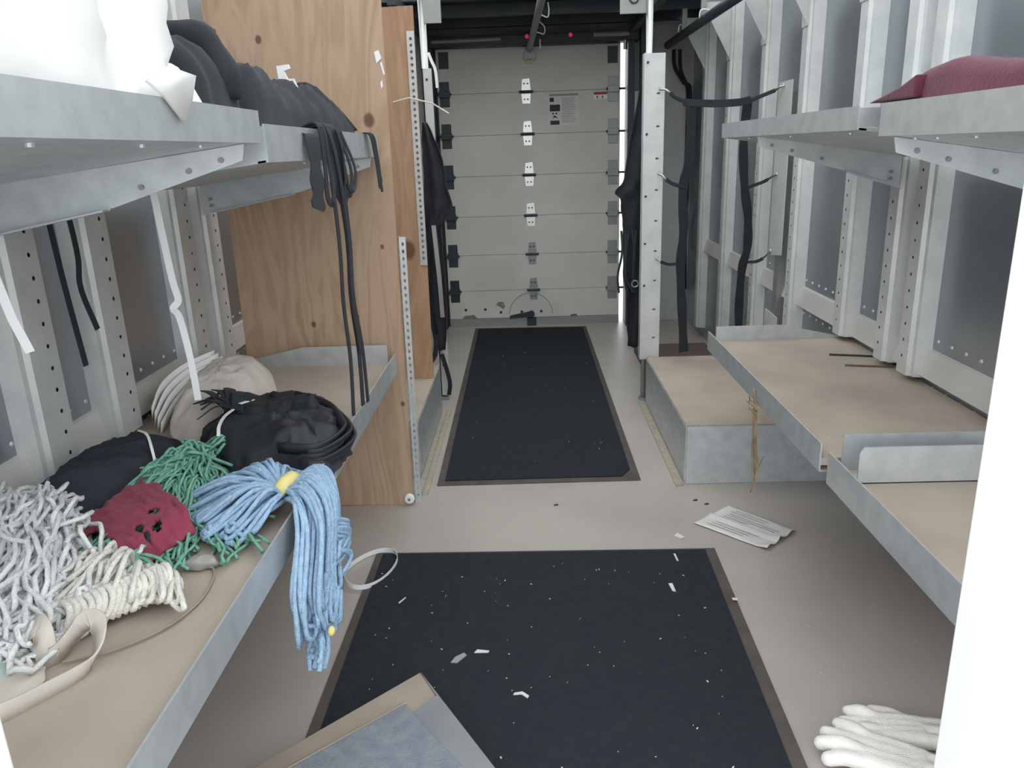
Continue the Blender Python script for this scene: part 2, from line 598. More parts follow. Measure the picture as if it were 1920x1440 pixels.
rr = rail('trim_1', XR, -1, 0.65, 5.3)
rl = rail('trim_2', XL, 1, 0.65, 5.3)
for r_, x, s in ((rr, XR, -1), (rl, XL, 1)):
    k = 0
    y = 0.75
    rv = MB()
    while y < 4.4:
        for z in (0.715, 0.57):
            rv.disc((x, y, z), (s, 0, 0), 0.006, 0.004, 8, 0.004)
        y += 0.075
    o = part('rivets', rv, GALV_UP, r_)
    o['kind'] = 'stuff'


def stud(wall, x_wall, s, y0, w, z0, z1, holes=True, gusset=False, mat_=GALV_UP, hz1=None):
    """Hat-section wall stud: perforated face towards the aisle, stepped side towards the camera."""
    xf = x_wall + s * 0.058
    b = MB()
    hz1 = z1 if hz1 is None else hz1
    if s < 0:
        b.perf((xf, y0 + w, z0), (0, -1, 0), (0, 0, 1), w, z1 - z0, w * 0.42, 0.0505, 0.0048, 0.03, min(hz1, z1) - z0)
    else:
        b.perf((xf, y0, z0), (0, 1, 0), (0, 0, 1), w, z1 - z0, w * 0.68, 0.0515, 0.0055, 0.03, min(hz1, z1) - z0)
    prof = [(xf, y0), (xf - s * 0.012, y0 - 0.006), (xf - s * 0.014, y0 - 0.02), (x_wall, y0 - 0.03)]
    prof2 = [(x_wall, y0 + w + 0.008), (xf, y0 + w)]
    for pr in (prof, prof2):
        for (xa, ya), (xb, yb) in zip(pr[:-1], pr[1:]):
            b.add([(xa, ya, z0), (xb, yb, z0), (xb, yb, z1), (xa, ya, z1)], [(0, 1, 2, 3)])
    o = part('wall_stud', b, mat_, wall)
    if gusset:
        g = MB()
        zt = 2.045
        g.prism([(xf + s * 0.004, y0 + 0.01, 1.75), (xf + s * 0.004, y0 + 0.01, zt), (xf + s * 0.15, y0 + 0.01, zt), (xf + s * 0.15, y0 + 0.01, zt - 0.035)], (0, 0.004, 0))
        g.box(min(xf, xf + s * 0.005), max(xf, xf + s * 0.005), y0 - 0.004, y0 + w + 0.004, 1.74, zt + 0.04)
        g.box(min(xf, xf + s * 0.15), max(xf, xf + s * 0.15), y0, y0 + 0.05, zt, zt + 0.004)
        part('gusset', g, mat_, o)
        bl = MB()
        for z in (1.79, 1.84, 1.93):
            bl.disc((xf + s * 0.005, y0 + w * 0.55, z), (s, 0, 0), 0.007, 0.005, 8)
        q = part('gusset_bolts', bl, DARKM, o)
    return o


for y0, z0, g in ((5.28, 0.08, True), (4.66, 0.08, True), (3.99, 0.08, True), (3.42, 0.08, True), (2.84, 0.595, True), (2.48, 0.595, False), (2.31, 0.595, False), (1.80, 0.595, False), (1.45, 0.595, False)):
    stud(wall_right, XR, -1, y0, 0.062, z0, 2.1, True, g, hz1=1.30 if y0 < 4.5 else 1.6)
for y0, z0 in ((4.7, 0.1), (4.1, 0.1), (3.5, 0.1), (2.665, 0.595), (2.445, 0.595), (1.925, 0.595), (1.615, 0.595), (1.05, 0.595)):
    stud(wall_left, XL, 1, y0, 0.10, z0, 2.1, True, False, hz1=1.30)

# flat wall plate on the right wall that holds the webbing's hooks
part('hook_plate', MB().prism([(1.148, 3.56, 0.80), (1.148, 3.56, 1.55), (1.148, 3.74, 1.55), (1.148, 3.74, 0.78)], (0.006, 0, 0)), GALV_UP, wall_right)
part('hook_plate', MB().prism([(1.148, 3.56, 0.40), (1.148, 3.56, 0.51), (1.148, 3.74, 0.52), (1.148, 3.74, 0.40)], (0.006, 0, 0)), GALV_UP, wall_right)
part('plate_standoff', MB().box(1.154, XR, 3.60, 3.66, 0.42, 1.5), GREYM, wall_right)

# worn strips along the floor beside the wheel boxes
struct('trim_3', MB().box(-0.466, -0.446, 2.80, 3.86, 0, 0.006).box(-0.440, -0.422, 2.80, 3.86, 0, 0.005), BRASS)
struct('trim_4', MB().box(0.562, 0.592, 2.83, 3.92, 0, 0.006), BRASS)

# doorway jambs right in front of the camera
struct('trim_5', MB().box(0.368, 0.395, 0.56, 0.60, -0.04, ZR).box(0.395, 0.475, 0.565, 0.60, -0.04, ZR), JAMB, bevel=0.004)
struct('trim_6', MB().box(-0.80, -0.508, 0.56, 0.60, -0.04, 1.05), JAMB, bevel=0.004)

# ------------------------------------------------------------------ roll-up rear door
DX0, DX1, DY = -0.615, 0.683, 5.86
door = struct('door_1', MB().box(DX0, DX1, DY - 0.004, DY + 0.026, 0.0, 0.06), GREYM)
seams = [0.06, 0.275, 0.545, 0.83, 1.12, 1.405, 1.69, 2.0]
for z0, z1 in zip(seams[:-1], seams[1:]):
    b = MB().box(DX0, DX1, DY, DY + 0.022, z0 + 0.001, z1 - 0.001)
    part('door_panel', b, DOORW, door, bevel=0.0025)
    if z1 < 1.9:
        part('seam_tongue', MB().box(DX0, DX1, DY + 0.004, DY + 0.018, z1 - 0.004, z1 + 0.004), SEAM, door)
for i, z in enumerate(seams[1:-1]):
    xc = 0.035 - 0.004 * i
    h = part('hinge', MB().prism([(xc - 0.032, DY - 0.003, z + 0.012), (xc - 0.026, DY - 0.003, z + 0.085), (xc + 0.026, DY - 0.003, z + 0.09), (xc + 0.034, DY - 0.003, z + 0.012)], (0, 0.003, 0))
             .prism([(xc - 0.034, DY - 0.003, z - 0.012), (xc + 0.034, DY - 0.003, z - 0.012), (xc + 0.028, DY - 0.003, z - 0.078), (xc - 0.026, DY - 0.003, z - 0.078)], (0, 0.003, 0)), GREYM if i < 2 else CHROME, door)
    part('hinge_pin', MB().tube([(xc - 0.05, DY - 0.012, z), (xc + 0.05, DY - 0.012, z)], 0.009, 8), DARKM, h)
    for dz in (0.055, -0.05):
        h2 = MB()
        for dx in (-0.012, 0.012):
            h2.disc((xc + dx, DY - 0.003, z + dz), (0, -1, 0), 0.006, 0.004, 8)
        part('hinge_bolt', h2, DARKM, h)
    for xs, sg in ((DX0 + 0.05, 1), (DX1 - 0.05, -1)):
        e = part('roller_hinge', MB().box(xs - 0.035, xs + 0.035, DY - 0.004, DY, z - 0.085, z + 0.085).box(xs - 0.04, xs + 0.04, DY - 0.022, DY - 0.004, z - 0.022, z + 0.022), DARKM if xs < 0 else GREYM, door, bevel=0.004)
        part('roller_stem', MB().tube([(xs + sg * 0.05, DY - 0.014, z), (xs - sg * 0.085, DY - 0.014, z)], 0.008, 8), DARKM, e)
part('roller_hinge', MB().box(DX1 - 0.09, DX1 - 0.02, DY - 0.006, DY, 1.86, 1.97), DARKM, door)
part('roller_hinge', MB().box(DX0 + 0.02, DX0 + 0.09, DY - 0.006, DY, 1.86, 1.97), DARKM, door)
# scribed half circle, latch lever, holes and rust at the foot of the door
arc = [(0.01 + 0.165 * math.cos(a), DY - 0.001, 0.085 + 0.165 * math.sin(a)) for a in [math.pi * i / 40 for i in range(41)]]
part('scribed_arc', MB().ribbon(arc, 0.004, 0.002, (0, 0, 1)), SEAM, door)
lv = part('latch_lever', MB().prism([(-0.155, DY - 0.02, 0.055), (-0.15, DY - 0.02, 0.08), (0.02, DY - 0.02, 0.112), (0.035, DY - 0.02, 0.075)], (0, 0.012, 0)), DARKM, door)
part('latch_hub', MB().disc((0.015, DY - 0.002, 0.09), (0, -1, 0), 0.024, 0.034, 12), DARKM, lv)
part('latch_bolt', MB().box(-0.02, 0.05, DY - 0.03, DY - 0.002, 0.0, 0.06), DARKM, lv)
for x, z in ((-0.49, 0.13), (-0.34, 0.13), (-0.22, 0.105), (-0.06, 0.105), (0.09, 0.105)):
    part('door_hole', MB().disc((x, DY + 0.001, z), (0, -1, 0), 0.011, 0.002, 10), DARKM, door)
part('rust_patch', MB().prism([(-0.26, DY - 0.001, 0.165), (-0.20, DY - 0.001, 0.13), (-0.185, DY - 0.001, 0.15), (-0.20, DY - 0.001, 0.185), (-0.24, DY - 0.001, 0.185)], (0, 0.001, 0)), RUST, door)
part('rust_patch', MB().prism([(0.31, DY - 0.001, 0.062), (0.37, DY - 0.001, 0.062), (0.36, DY - 0.001, 0.078), (0.32, DY - 0.001, 0.075)], (0, 0.001, 0)), RUST, door)
part('rust_patch', MB().prism([(-0.52, DY - 0.001, 0.062), (-0.40, DY - 0.001, 0.062), (-0.43, DY - 0.001, 0.09), (-0.50, DY - 0.001, 0.085)], (0, 0.001, 0)), RUST, door)
part('yellow_stain', MB().disc((0.045, DY + 0.0005, 1.92), (0, -1, 0), 0.05, 0.001, 16), BRASS, door)
part('pull_bracket', MB().box(0.01, 0.085, DY - 0.03, DY, 1.90, 1.96).disc((0.045, DY - 0.03, 1.92), (0, -1, 0), 0.02, 0.02, 10), GREYM, door)
# warning sheet and the small red and white sticker
ws = part('warning_sheet', MB().box(0.172, 0.392, DY - 0.0015, DY, 1.455, 1.675), PAPER, door)
_i = MB()
_i.box(0.178, 0.386, DY - 0.0025, DY - 0.0014, 1.655, 1.67)
part('sheet_heading', _i, INK, ws)
_i = MB()
_i.box(0.182, 0.212, DY - 0.0025, DY - 0.0014, 1.617, 1.645)
_i.box(0.182, 0.255, DY - 0.0025, DY - 0.0014, 1.553, 1.598)
_i.box(0.185, 0.25, DY - 0.0025, DY - 0.0014, 1.462, 1.49)
for x in (0.205, 0.228):
    _i.disc((x, DY - 0.0014, 1.538), (0, -1, 0), 0.007, 0.001, 8)
_i.prism([(0.20, DY - 0.0025, 1.505), (0.213, DY - 0.0025, 1.527), (0.24, DY - 0.0025, 1.503), (0.23, DY - 0.0025, 1.515), (0.216, DY - 0.0025, 1.512)], (0, 0.001, 0))
part('sheet_pictograms', _i, INKD, ws)
_i = MB()
for k in range(15):
    z = 1.638 - k * 0.0115
    _i.box(0.268, 0.268 + 0.112 * (0.75 + 0.25 * random.random()), DY - 0.0022, DY - 0.0014, z, z + 0.0035)
o = part('sheet_text_lines', _i, INK, ws)
o['kind'] = 'stuff'
st = part('warning_sticker', MB().box(0.495, 0.592, DY - 0.0015, DY, 1.625, 1.672), WHITEP, door)
part('sticker_band', MB().box(0.495, 0.592, DY - 0.0025, DY - 0.0014, 1.655, 1.672).box(0.515, 0.525, DY - 0.0025, DY - 0.0014, 1.63, 1.648).box(0.553, 0.562, DY - 0.0025, DY - 0.0014, 1.63, 1.648), REDINK, st)

# door frame: dark side tracks and the header with its roller
part('door_track', MB().box(-0.70, -0.63, 5.78, 5.92, 0, 2.02).box(-0.64, -0.60, 5.885, 5.92, 0, 2.02), DARKM, wall_back)
part('door_track', MB().box(0.722, 0.765, 5.74, 5.92, 0, 2.02), DARKM, wall_back)
part('track_post', MB().box(0.765, 0.80, 5.70, 5.80, 0, 1.66), GREYM, wall_back)
part('dark_post', MB().box(0.79, 0.86, 5.60, 5.68, 0.0, 2.1), DARKM, wall_back)
part('door_header', MB().box(-0.70, 0.80, 5.72, 5.86, 1.985, 2.06), DARKM, wall_back, bevel=0.01)
part('header_roller', MB().tube([(-0.66, 5.66, 2.075), (0.78, 5.66, 2.075)], 0.032, 12), DARKM, wall_back)
part('header_tube', MB().tube([(-0.62, 5.70, 2.02), (-0.15, 5.70, 2.025)], 0.015, 8), GREYM, wall_back)
part('header_tube', MB().tube([(0.48, 5.70, 2.03), (0.72, 5.70, 2.03)], 0.018, 8), GREYM, wall_back)
for x in (0.03, 0.325):
    m_ = part('marker_lamp', MB().ball((x, 5.685, 2.03), 0.014, 0.012, 0.014), REDLAMP, wall_back)
part('door_cable_end', MB().tube([(0.70, 5.72, 1.99), (0.70, 5.72, 1.93)], 0.014, 8), CHROME, wall_back)
part('pinhole_glow', MB().ball((1.07, 5.60, 2.075), 0.014), PINHOLE_GLOW, wall_back)  # glowing ball added in place of a daylight pinhole, not a lamp

# horizontal ceiling tracks the door slides along
for x0 in (-0.69, 0.72):
    part('ceiling_track', MB().box(x0, x0 + 0.045, 4.35, 5.75, 2.03, 2.085), DARKM, ceiling)

# ------------------------------------------------------------------ posts and hanging rods
t = thing('divider_post', 'bright steel post with a wide perforated angle, right of the aisle behind the wheel box', 'post', (0.60, 3.92, 0))
part('pole', MB().tube([(0.592, 3.93, 0.0), (0.592, 3.93, 2.1)], 0.016, 10), CHROME, t, smooth=True)
_b = MB()
_b.perf((0.573, 3.905, 0.235), (1, 0, 0), (0, 0, 1), 0.092, 1.475, 0.062, 0.148, 0.009, 0.04, 1.42, rv=0.005)
_b.box(0.567, 0.574, 3.90, 3.96, 0.235, 1.71)
part('slotted_angle', _b, GALV_UP, t, solid=0.003)
_r = MB()
for z in (1.67, 1.35, 1.06, 0.83, 0.62):
    _r.disc((0.583, 3.902, z), (0, -1, 0), 0.006, 0.004, 8)
part('bolt', _r, DARKM, t)
part('foot', MB().box(0.57, 0.615, 3.905, 3.955, 0, 0.02), GREYM, t)
part('top_plate', MB().prism([(0.455, 3.94, 1.885), (0.455, 3.94, 2.12), (0.585, 3.94, 2.12), (0.585, 3.94, 1.885)], (0, 0.006, 0)), GREYM, t, bevel=0.01)
part('top_bolt', MB().tube([(0.52 + 0.02 * math.cos(a), 3.935, 1.95 + 0.02 * math.sin(a)) for a in [i * math.pi / 8 for i in range(17)]], 0.004, 6), DARKM, t)

t = thing('divider_post', 'bright steel post with slim channel sleeve, left of the aisle beyond the plywood', 'post', (-0.48, 4.05, 0))
part('pole', MB().tube([(-0.478, 4.05, 0.0), (-0.478, 4.05, 2.1)], 0.018, 10), CHROME, t, smooth=True)
_b = MB().box(-0.492, -0.445, 4.02, 4.026, 0.03, 1.69).box(-0.492, -0.487, 4.02, 4.07, 0.03, 1.69)
part('channel_sleeve', _b, GALV_UP, t)
part('sleeve_bolts', MB().disc((-0.47, 4.02, 1.64), (0, -1, 0), 0.006, 0.004, 8).disc((-0.47, 4.02, 0.35), (0, -1, 0), 0.008, 0.004, 8).disc((-0.47, 4.02, 0.20), (0, -1, 0), 0.008, 0.004, 8), DARKM, t)
part('top_plate', MB().prism([(-0.47, 4.035, 1.89), (-0.47, 4.035, 2.12), (-0.385, 4.035, 2.12), (-0.385, 4.035, 1.89)], (0, 0.006, 0)), GREYM, t, bevel=0.01)
part('foot', MB().box(-0.50, -0.455, 4.02, 4.08, 0, 0.02), GREYM, t)


def coil_wires(parent, pts):
    for p in pts:
        c = spline(p, 14)
        part('wire_hook', MB().tube(c, 0.004, 6), WHITEP, parent, smooth=True)


t = thing('door_pull_rod', 'dark grey rod along the ceiling centre with looped white wires', 'rod', (0.08, 5.0, 2.0))
part('rod', MB().tube([(0.045, 5.80, 1.965), (0.12, 4.3, 2.085)], 0.022, 10), GREYM, t, smooth=True)
coil_wires(t, [[(0.085, 5.0, 2.04), (0.11, 4.99, 2.055), (0.15, 4.99, 2.04), (0.16, 4.99, 2.075), (0.155, 4.99, 2.12)],
               [(0.07, 5.3, 1.995), (0.10, 5.29, 2.0), (0.135, 5.29, 1.99), (0.14, 5.29, 2.03), (0.10, 5.29, 2.07)],
               [(0.115, 5.5, 1.985), (0.115, 5.5, 1.93)]])
part('hanger_strap', MB().box(0.085, 0.105, 4.70, 4.72, 2.06, 2.158), GREYM, t)

t = thing('ceiling_conduit', 'dark grey conduit along the upper right corner with wire ties', 'conduit', (1.0, 4.6, 1.95))
part('conduit', MB().tube([(1.0, 5.80, 1.955), (0.985, 3.2, 1.93)], 0.026, 10), DARKM, t, smooth=True)
coil_wires(t, [[(0.96, 4.6, 1.95), (0.97, 4.6, 1.99), (1.02, 4.6, 1.985), (1.05, 4.6, 1.96)], [(0.96, 5.2, 1.96), (0.97, 5.2, 2.0), (1.02, 5.2, 1.99)],
               [(0.95, 4.0, 1.95), (0.97, 4.0, 1.985), (1.03, 4.0, 1.98)]])
for y in (3.45, 4.02, 4.66, 5.2):
    part('conduit_clip', MB().box(0.98, 1.01, y - 0.01, y + 0.01, 1.95, 2.092 if y > 4.1 else 2.09), GREYM, t)

hose = MB().tube(spline([(1.05, 5.84, 1.93), (1.06, 5.84, 1.82), (1.12, 5.84, 1.72), (1.155, 5.84, 1.66), (1.16, 5.84, 1.3), (1.165, 5.84, 0.8), (1.165, 5.84, 0.25)], 40), 0.013, 8)
hose.tube(spline([(1.09, 5.83, 1.93), (1.10, 5.83, 1.80), (1.14, 5.83, 1.71), (1.175, 5.83, 1.64), (1.18, 5.83, 1.2), (1.17, 5.83, 0.7), (1.18, 5.83, 0.25)], 40), 0.012, 8)
solo('cable_run', hose, BLACKF, 'pair of black cables curving down the far right corner', 'cable', (1.12, 5.84, 1.5), smooth=True)

# ------------------------------------------------------------------ wheel boxes
t = thing('wheel_box', 'galvanised box with a bare tan top beside the right of the carpet runner', 'box', (0.9, 3.3, 0))
part('side_panel', MB().box(0.598, 0.604, 2.85, 3.89, 0, 0.243), GALV, t, bevel=0.002)
part('front_panel', MB().box(0.604, 1.20, 2.85, 2.856, 0, 0.243), GALV, t, bevel=0.002)
part('back_panel', MB().box(0.604, 1.20, 3.884, 3.89, 0, 0.243), GALV, t)
part('top_board', MB().box(0.600, 1.20, 2.852, 3.888, 0.243, 0.249), DECK, t, bevel=0.001)
_r = MB()
for k in range(8):
    _r.disc((1.03, 2.85, 0.02 + k * 0.028), (0, -1, 0), 0.004, 0.003, 6)
part('rivets', _r, GALV_UP, t)
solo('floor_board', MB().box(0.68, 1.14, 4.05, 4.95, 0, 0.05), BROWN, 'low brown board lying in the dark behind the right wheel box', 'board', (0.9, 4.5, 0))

t = thing('wheel_box', 'galvanised box with tan top half hidden behind the plywood sheets', 'box', (-0.8, 3.3, 0))
part('side_panel', MB().box(-0.476, -0.47, 2.98, 3.84, 0, 0.243), GALV, t, bevel=0.002)
part('front_panel', MB().box(-1.13, -0.476, 2.98, 2.986, 0, 0.243), GALV, t)
part('top_board', MB().box(-1.13, -0.472, 2.982, 3.838, 0.243, 0.249), DECK, t)


# ------------------------------------------------------------------ shelves
def lower_shelf(label, xf, xw, y0, y1, zd, zl, flange=0.0, flange_in=0.0, side=1, taper=0.0):
    """side +1: right-hand shelf (wall at larger x)."""
    t = thing('lower_shelf', label, 'shelf', ((xf + xw) / 2, (y0 + y1) / 2, zd))
    lo, hi = min(xf, xw), max(xf, xw)
    part('deck_board', MB().box(lo + 0.004, hi - 0.002, y0, y1, zd - 0.018, zd), DECK, t)
    a, b_ = (xf, xf + 0.004) if side > 0 else (xf - 0.004, xf)
    lip = MB().box(a, b_, y0, y1, zd - 0.03, zl)
    c, d = (xf, xf + 0.03) if side > 0 else (xf - 0.03, xf)
    lip.box(c, d, y0 - 0.003, y1, zd - 0.034, zd - 0.03)
    part('front_lip', lip, GALV, t)
    sg = side
    if flange:
        fl = MB().prism([(xf + sg * 0.03, y1 - 0.005, zd), (xf + sg * 0.03, y1 - 0.005, zd + flange), (xw - sg * taper, y1 - 0.005, zd + flange), (xw - sg * 0.005, y1 - 0.005, zd)], (0, 0.004, 0))
        part('end_flange', fl, GALV, t)
    if flange_in:
        y = y1 - 0.085
        fl = MB().prism([(xf + sg * 0.035, y, zd), (xf + sg * 0.035, y, zd + flange_in - 0.015), (xf + sg * 0.045, y, zd + flange_in), (xw - sg * 0.2, y, zd + flange_in), (xw - sg * 0.02, y, zd)], (0, 0.004, 0))
        fl.box(xf + sg * 0.035 if sg > 0 else xw + 0.05, xw - 0.05 if sg > 0 else xf - 0.035, y, y + 0.05, zd + 0.0005, zd + 0.003)
        part('inner_flange', fl, GALV, t)
    # supports to the wall
    for y in (y0 + 0.12, (y0 + y1) / 2, y1 - 0.12):
        part('bearer', MB().prism([(xf + sg * 0.04, y, zd - 0.018), (xw, y, zd - 0.018), (xw, y, zd - 0.10), (xf + sg * 0.06, y, zd - 0.05)], (0, 0.02, 0)), GALV, t)
    return t


lower_shelf('far right lower shelf with dusty tan board, above the wheel box', 0.68, 1.208, 1.72, 2.90, 0.575, 0.612, 0.055, 0, 1, 0.25)
lower_shelf('near right lower shelf cut by the white jamb, with double end flange', 0.69, 1.208, 0.75, 1.695, 0.556, 0.600, 0.088, 0.088, 1, 0.0)
lower_shelf('near left lower shelf under the mops', -0.49, -1.148, 0.66, 1.74, 0.575, 0.612, 0, 0, -1)
lower_shelf('far left lower shelf ending at the plywood, under white bag', -0.485, -1.148, 1.745, 2.69, 0.575, 0.614, 0.07, 0, -1, 0.33)


def upper_shelf(label, xf, xw, y0, y1, zb, zt, brackets, side=1, bolts=()):
    t = thing('upper_shelf', label, 'shelf', ((xf + xw) / 2, (y0 + y1) / 2, zb))
    sg = side
    zw = zb - 0.075
    xi = xf + sg * 0.004
    lip = MB().prism([(xf, y0, zb), (xf, y0, zt), (xi, y0, zt), (xi, y0, zb + 0.004), (xf + sg * 0.02, y0, zb + 0.002), (xf + sg * 0.02, y0, zb - 0.002)], (0, y1 - y0, 0))
    part('front_lip', lip, GALV, t)
    part('deck_sheet', MB().prism([(xi, y0, zb), (xi, y0, zb + 0.008), (xw, y0, zw + 0.008), (xw, y0, zw)], (0, y1 - y0, 0)), GALV, t)
    for y in (y0 + 0.001, y1 - 0.005):
        ends = MB().prism([(xi, y, zb + 0.008), (xi, y, zt - 0.004), (xi + sg * 0.10, y, zt - 0.004), (xi + sg * 0.16, y, zb - 0.012)], (0, 0.004, 0))
        part('end_flange', ends, GALV, t)
    for y in brackets:
        k = abs(xw - xf)
        dz = lambda d: zb - 0.075 * d / k
        arm = MB().prism([(xf + sg * 0.006, y, zb - 0.002), (xf + sg * 0.012, y, zb - 0.03), (xf + sg * 0.26, y, zb - 0.105), (xf + sg * 0.31, y, dz(0.31) - 0.018), (xf + sg * 0.33, y, dz(0.33))], (0, 0.003, 0))
        br = part('bracket_arm', arm, GALV, t)
        base = MB().prism([(xf + sg * 0.22, y + 0.006, dz(0.22) - 0.028), (xf + sg * 0.27, y + 0.006, zb - 0.11), (xw - sg * 0.03, y + 0.006, zb - 0.165), (xw - sg * 0.03, y + 0.006, dz(k - 0.03)), (xf + sg * 0.28, y + 0.006, dz(0.28))], (0, 0.004, 0))
        base.prism([(xf + sg * 0.27, y - 0.016, zb - 0.11), (xw - sg * 0.03, y - 0.016, zb - 0.165), (xw - sg * 0.03, y - 0.016, zb - 0.162), (xf + sg * 0.27, y - 0.016, zb - 0.107)], (0, 0.024, 0))
        part('bracket_base', base, GALV, t)
        for d, z in ((0.05, -0.028), (0.11, -0.045), (0.2, -0.07), (k - 0.06, -0.115), (k - 0.06, -0.135)):
            part('bracket_bolt', MB().disc((xf + sg * d, y, zb + z), (0, -1, 0), 0.005, 0.005, 8), GREYM, t)
    for y in bolts:
        part('bolt', MB().disc((xf + sg * 0.035, y, zb), (0, 0, -1), 0.005, 0.008, 8), GALV, t)
    return t


upper_shelf('far right upper shelf, empty galvanised tray before the webbing', 0.68, 1.15, 1.68, 2.82, 1.316, 1.363, (2.41,), 1, (1.8, 2.2, 2.6))
upper_shelf('near right upper shelf carrying the burgundy cloth', 0.68, 1.15, 0.75, 1.575, 1.302, 1.362, (1.52,), 1, (1.15, 1.3, 1.42, 1.5))
upper_shelf('near left upper shelf carrying the white laundry bags', -0.49, -1.095, 0.62, 1.50, 1.327, 1.384, (1.42,), -1, (0.85, 1.1, 1.3))
upper_shelf('far left upper shelf ending at the plywood, under black garments', -0.49, -1.095, 1.525, 2.69, 1.292, 1.362, (2.58,), -1, (1.9,))

# ------------------------------------------------------------------ plywood sheets and slotted angles
t = thing('plywood_sheet', 'tall pale plywood sheet standing between the left shelves and the aisle', 'plywood', (-0.76, 2.73, 0))
part('sheet', MB().prism([(-1.04, 2.722, 0.004), (-0.468, 2.722, 0.0), (-0.45, 2.722, 2.02), (-1.03, 2.722, 2.02)], (0, 0.017, 0)), PLY1, t)
for i, p in enumerate(([(-0.485, 1.62), (-0.47, 1.625), (-0.462, 1.60), (-0.48, 1.585)], [(-0.468, 1.585), (-0.46, 1.55), (-0.455, 1.55), (-0.462, 1.59)],
                       [(-0.472, 1.525), (-0.466, 1.535), (-0.464, 1.515), (-0.47, 1.505)])):
    part('tape_scrap', MB().prism([(a[0], 2.7195, a[1]) for a in p], (0, 0.0015, 0)), WHITEP, t)
part('caster_disc', MB().tube([(-0.481, 2.719, 0.028), (-0.481, 2.712, 0.028), (-0.481, 2.705, 0.028)], [0.020, 0.020, 0.016], 18), WHITEP, t)
part('caster_hub', MB().disc((-0.481, 2.706, 0.028), (0, -1, 0), 0.006, 0.004, 10), GREYM, t)
t = thing('plywood_sheet', 'orange toned plywood sheet standing on the left wheel box, with large knot', 'plywood', (-0.76, 3.6, 0))
part('sheet', MB().prism([(-1.06, 3.60, 0.25), (-0.475, 3.60, 0.25), (-0.463, 3.60, 1.90), (-1.05, 3.60, 1.89)], (0, 0.016, 0)), PLY2, t)


def slotted_angle(label, p0, p1, w, y, seedx):
    """Leaning perforated L angle from foot p0 (x, z) to head p1, face towards the camera and a leg going back."""
    t = thing('slotted_angle', label, 'angle bar', (p0[0], y, p0[1]))
    a, b = Vector((p0[0], y, p0[1])), Vector((p1[0], y + seedx, p1[1]))
    v = (b - a)
    ln = v.length
    v.normalize()
    face = MB().perf(a, (1, 0, 0), v, w, ln, w * 0.5, 0.026, w * 0.2, 0.02, ln, rv=0.007)
    part('slotted_face', face, GALV, t, solid=0.002)
    leg = MB().perf(a, (-0.25, 1, 0), v, 0.035, ln, 0.018, 0.028, 0.006, 0.02, ln, rv=0.010)
    part('slotted_leg', leg, GALV, t, solid=0.002)
    return t


slotted_angle('slotted steel angle against the edge of the pale plywood, standing on the floor', (-0.462, 0.0), (-0.452, 1.02), 0.023, 2.742, 0.0)
slotted_angle('tall slotted steel angle on the edge of the orange toned plywood', (-0.500, 0.80), (-0.495, 1.80), 0.032, 3.592, 0.0)
solo('twine', MB().tube([(-0.57, 3.57, 1.515), (-0.50, 3.572, 1.53), (-0.40, 3.57, 1.505), (-0.33, 3.57, 1.46)], 0.0035, 6), CREAM, 'short cream twine poking out of the tall slotted angle', 'twine', (-0.45, 3.57, 1.5))
solo('cable_tie', MB().ribbon(spline([(-0.455, 4.015, 1.76), (-0.44, 4.012, 1.72), (-0.425, 4.012, 1.68), (-0.42, 4.012, 1.60)], 12), 0.014, 0.002, (1, 0, 0)), WHITEP,
     'white plastic tie hanging on the left post', 'cable tie', (-0.44, 4.01, 1.7))

# ------------------------------------------------------------------ floor: mats and litter
t = thing('runner_mat', 'long charcoal carpet runner leading to the rear door', 'mat', (0.0, 4.3, 0))
_m = MB().prism([(-0.395, 2.885, 0), (0.433, 2.895, 0), (0.424, 5.74, 0), (-0.417, 5.77, 0)], (0, 0, 0.004))
part('rubber_border', _m, RUBBER, t)
part('carpet', MB().prism([(-0.365, 2.925, 0.004), (0.36, 2.93, 0.004), (0.402, 3.0, 0.004), (0.398, 5.70, 0.004), (-0.388, 5.73, 0.004)], (0, 0, 0.005)), CARPET, t)
t = thing('floor_mat', 'wide charcoal carpet mat in front on the grey floor', 'mat', (0.02, 1.8, 0))
part('rubber_border', MB().prism([(-0.540, 2.338, 0), (0.597, 2.325, 0), (0.565, 1.0, 0), (-0.553, 1.0, 0)], (0, 0, 0.005)), RUBBER, t)
part('carpet', MB().prism([(-0.515, 2.322, 0.005), (0.562, 2.31, 0.005), (0.53, 1.02, 0.005), (-0.520, 1.02, 0.005)], (0, 0, 0.005)), CARPET, t)

rng = random.Random(3)
for (cx, cy, lx, ly, n) in ((0.0, 1.75, 0.5, 0.5, 90), (0.0, 4.2, 0.36, 1.25, 24)):
    lint = MB()
    for k in range(n):
        x, y = cx + rng.uniform(-lx, lx), cy + rng.uniform(-ly, ly)
        a = rng.uniform(0, 6.3)
        s = rng.choice((0.0006, 0.0007, 0.0009, 0.0014))
        l = s * rng.uniform(1.0, 2.5)
        z = 0.0105 if cy < 3 else 0.0095
        d, e = Vector((math.cos(a) * l, math.sin(a) * l, 0)), Vector((-math.sin(a) * s, math.cos(a) * s, 0))
        c = Vector((x, y, z))
        lint.prism([c - d - e, c + d - e, c + d + e, c - d + e], (0, 0, 0.001))
    o = mesh_obj('lint', lint, PAPER, None, origin=(cx, cy, 0))
    o['kind'] = 'stuff'
    o['label'] = 'tiny white lint specks on the ' + ('front carpet mat' if cy < 3 else 'carpet runner')
    o['category'] = 'lint'
o = MB()
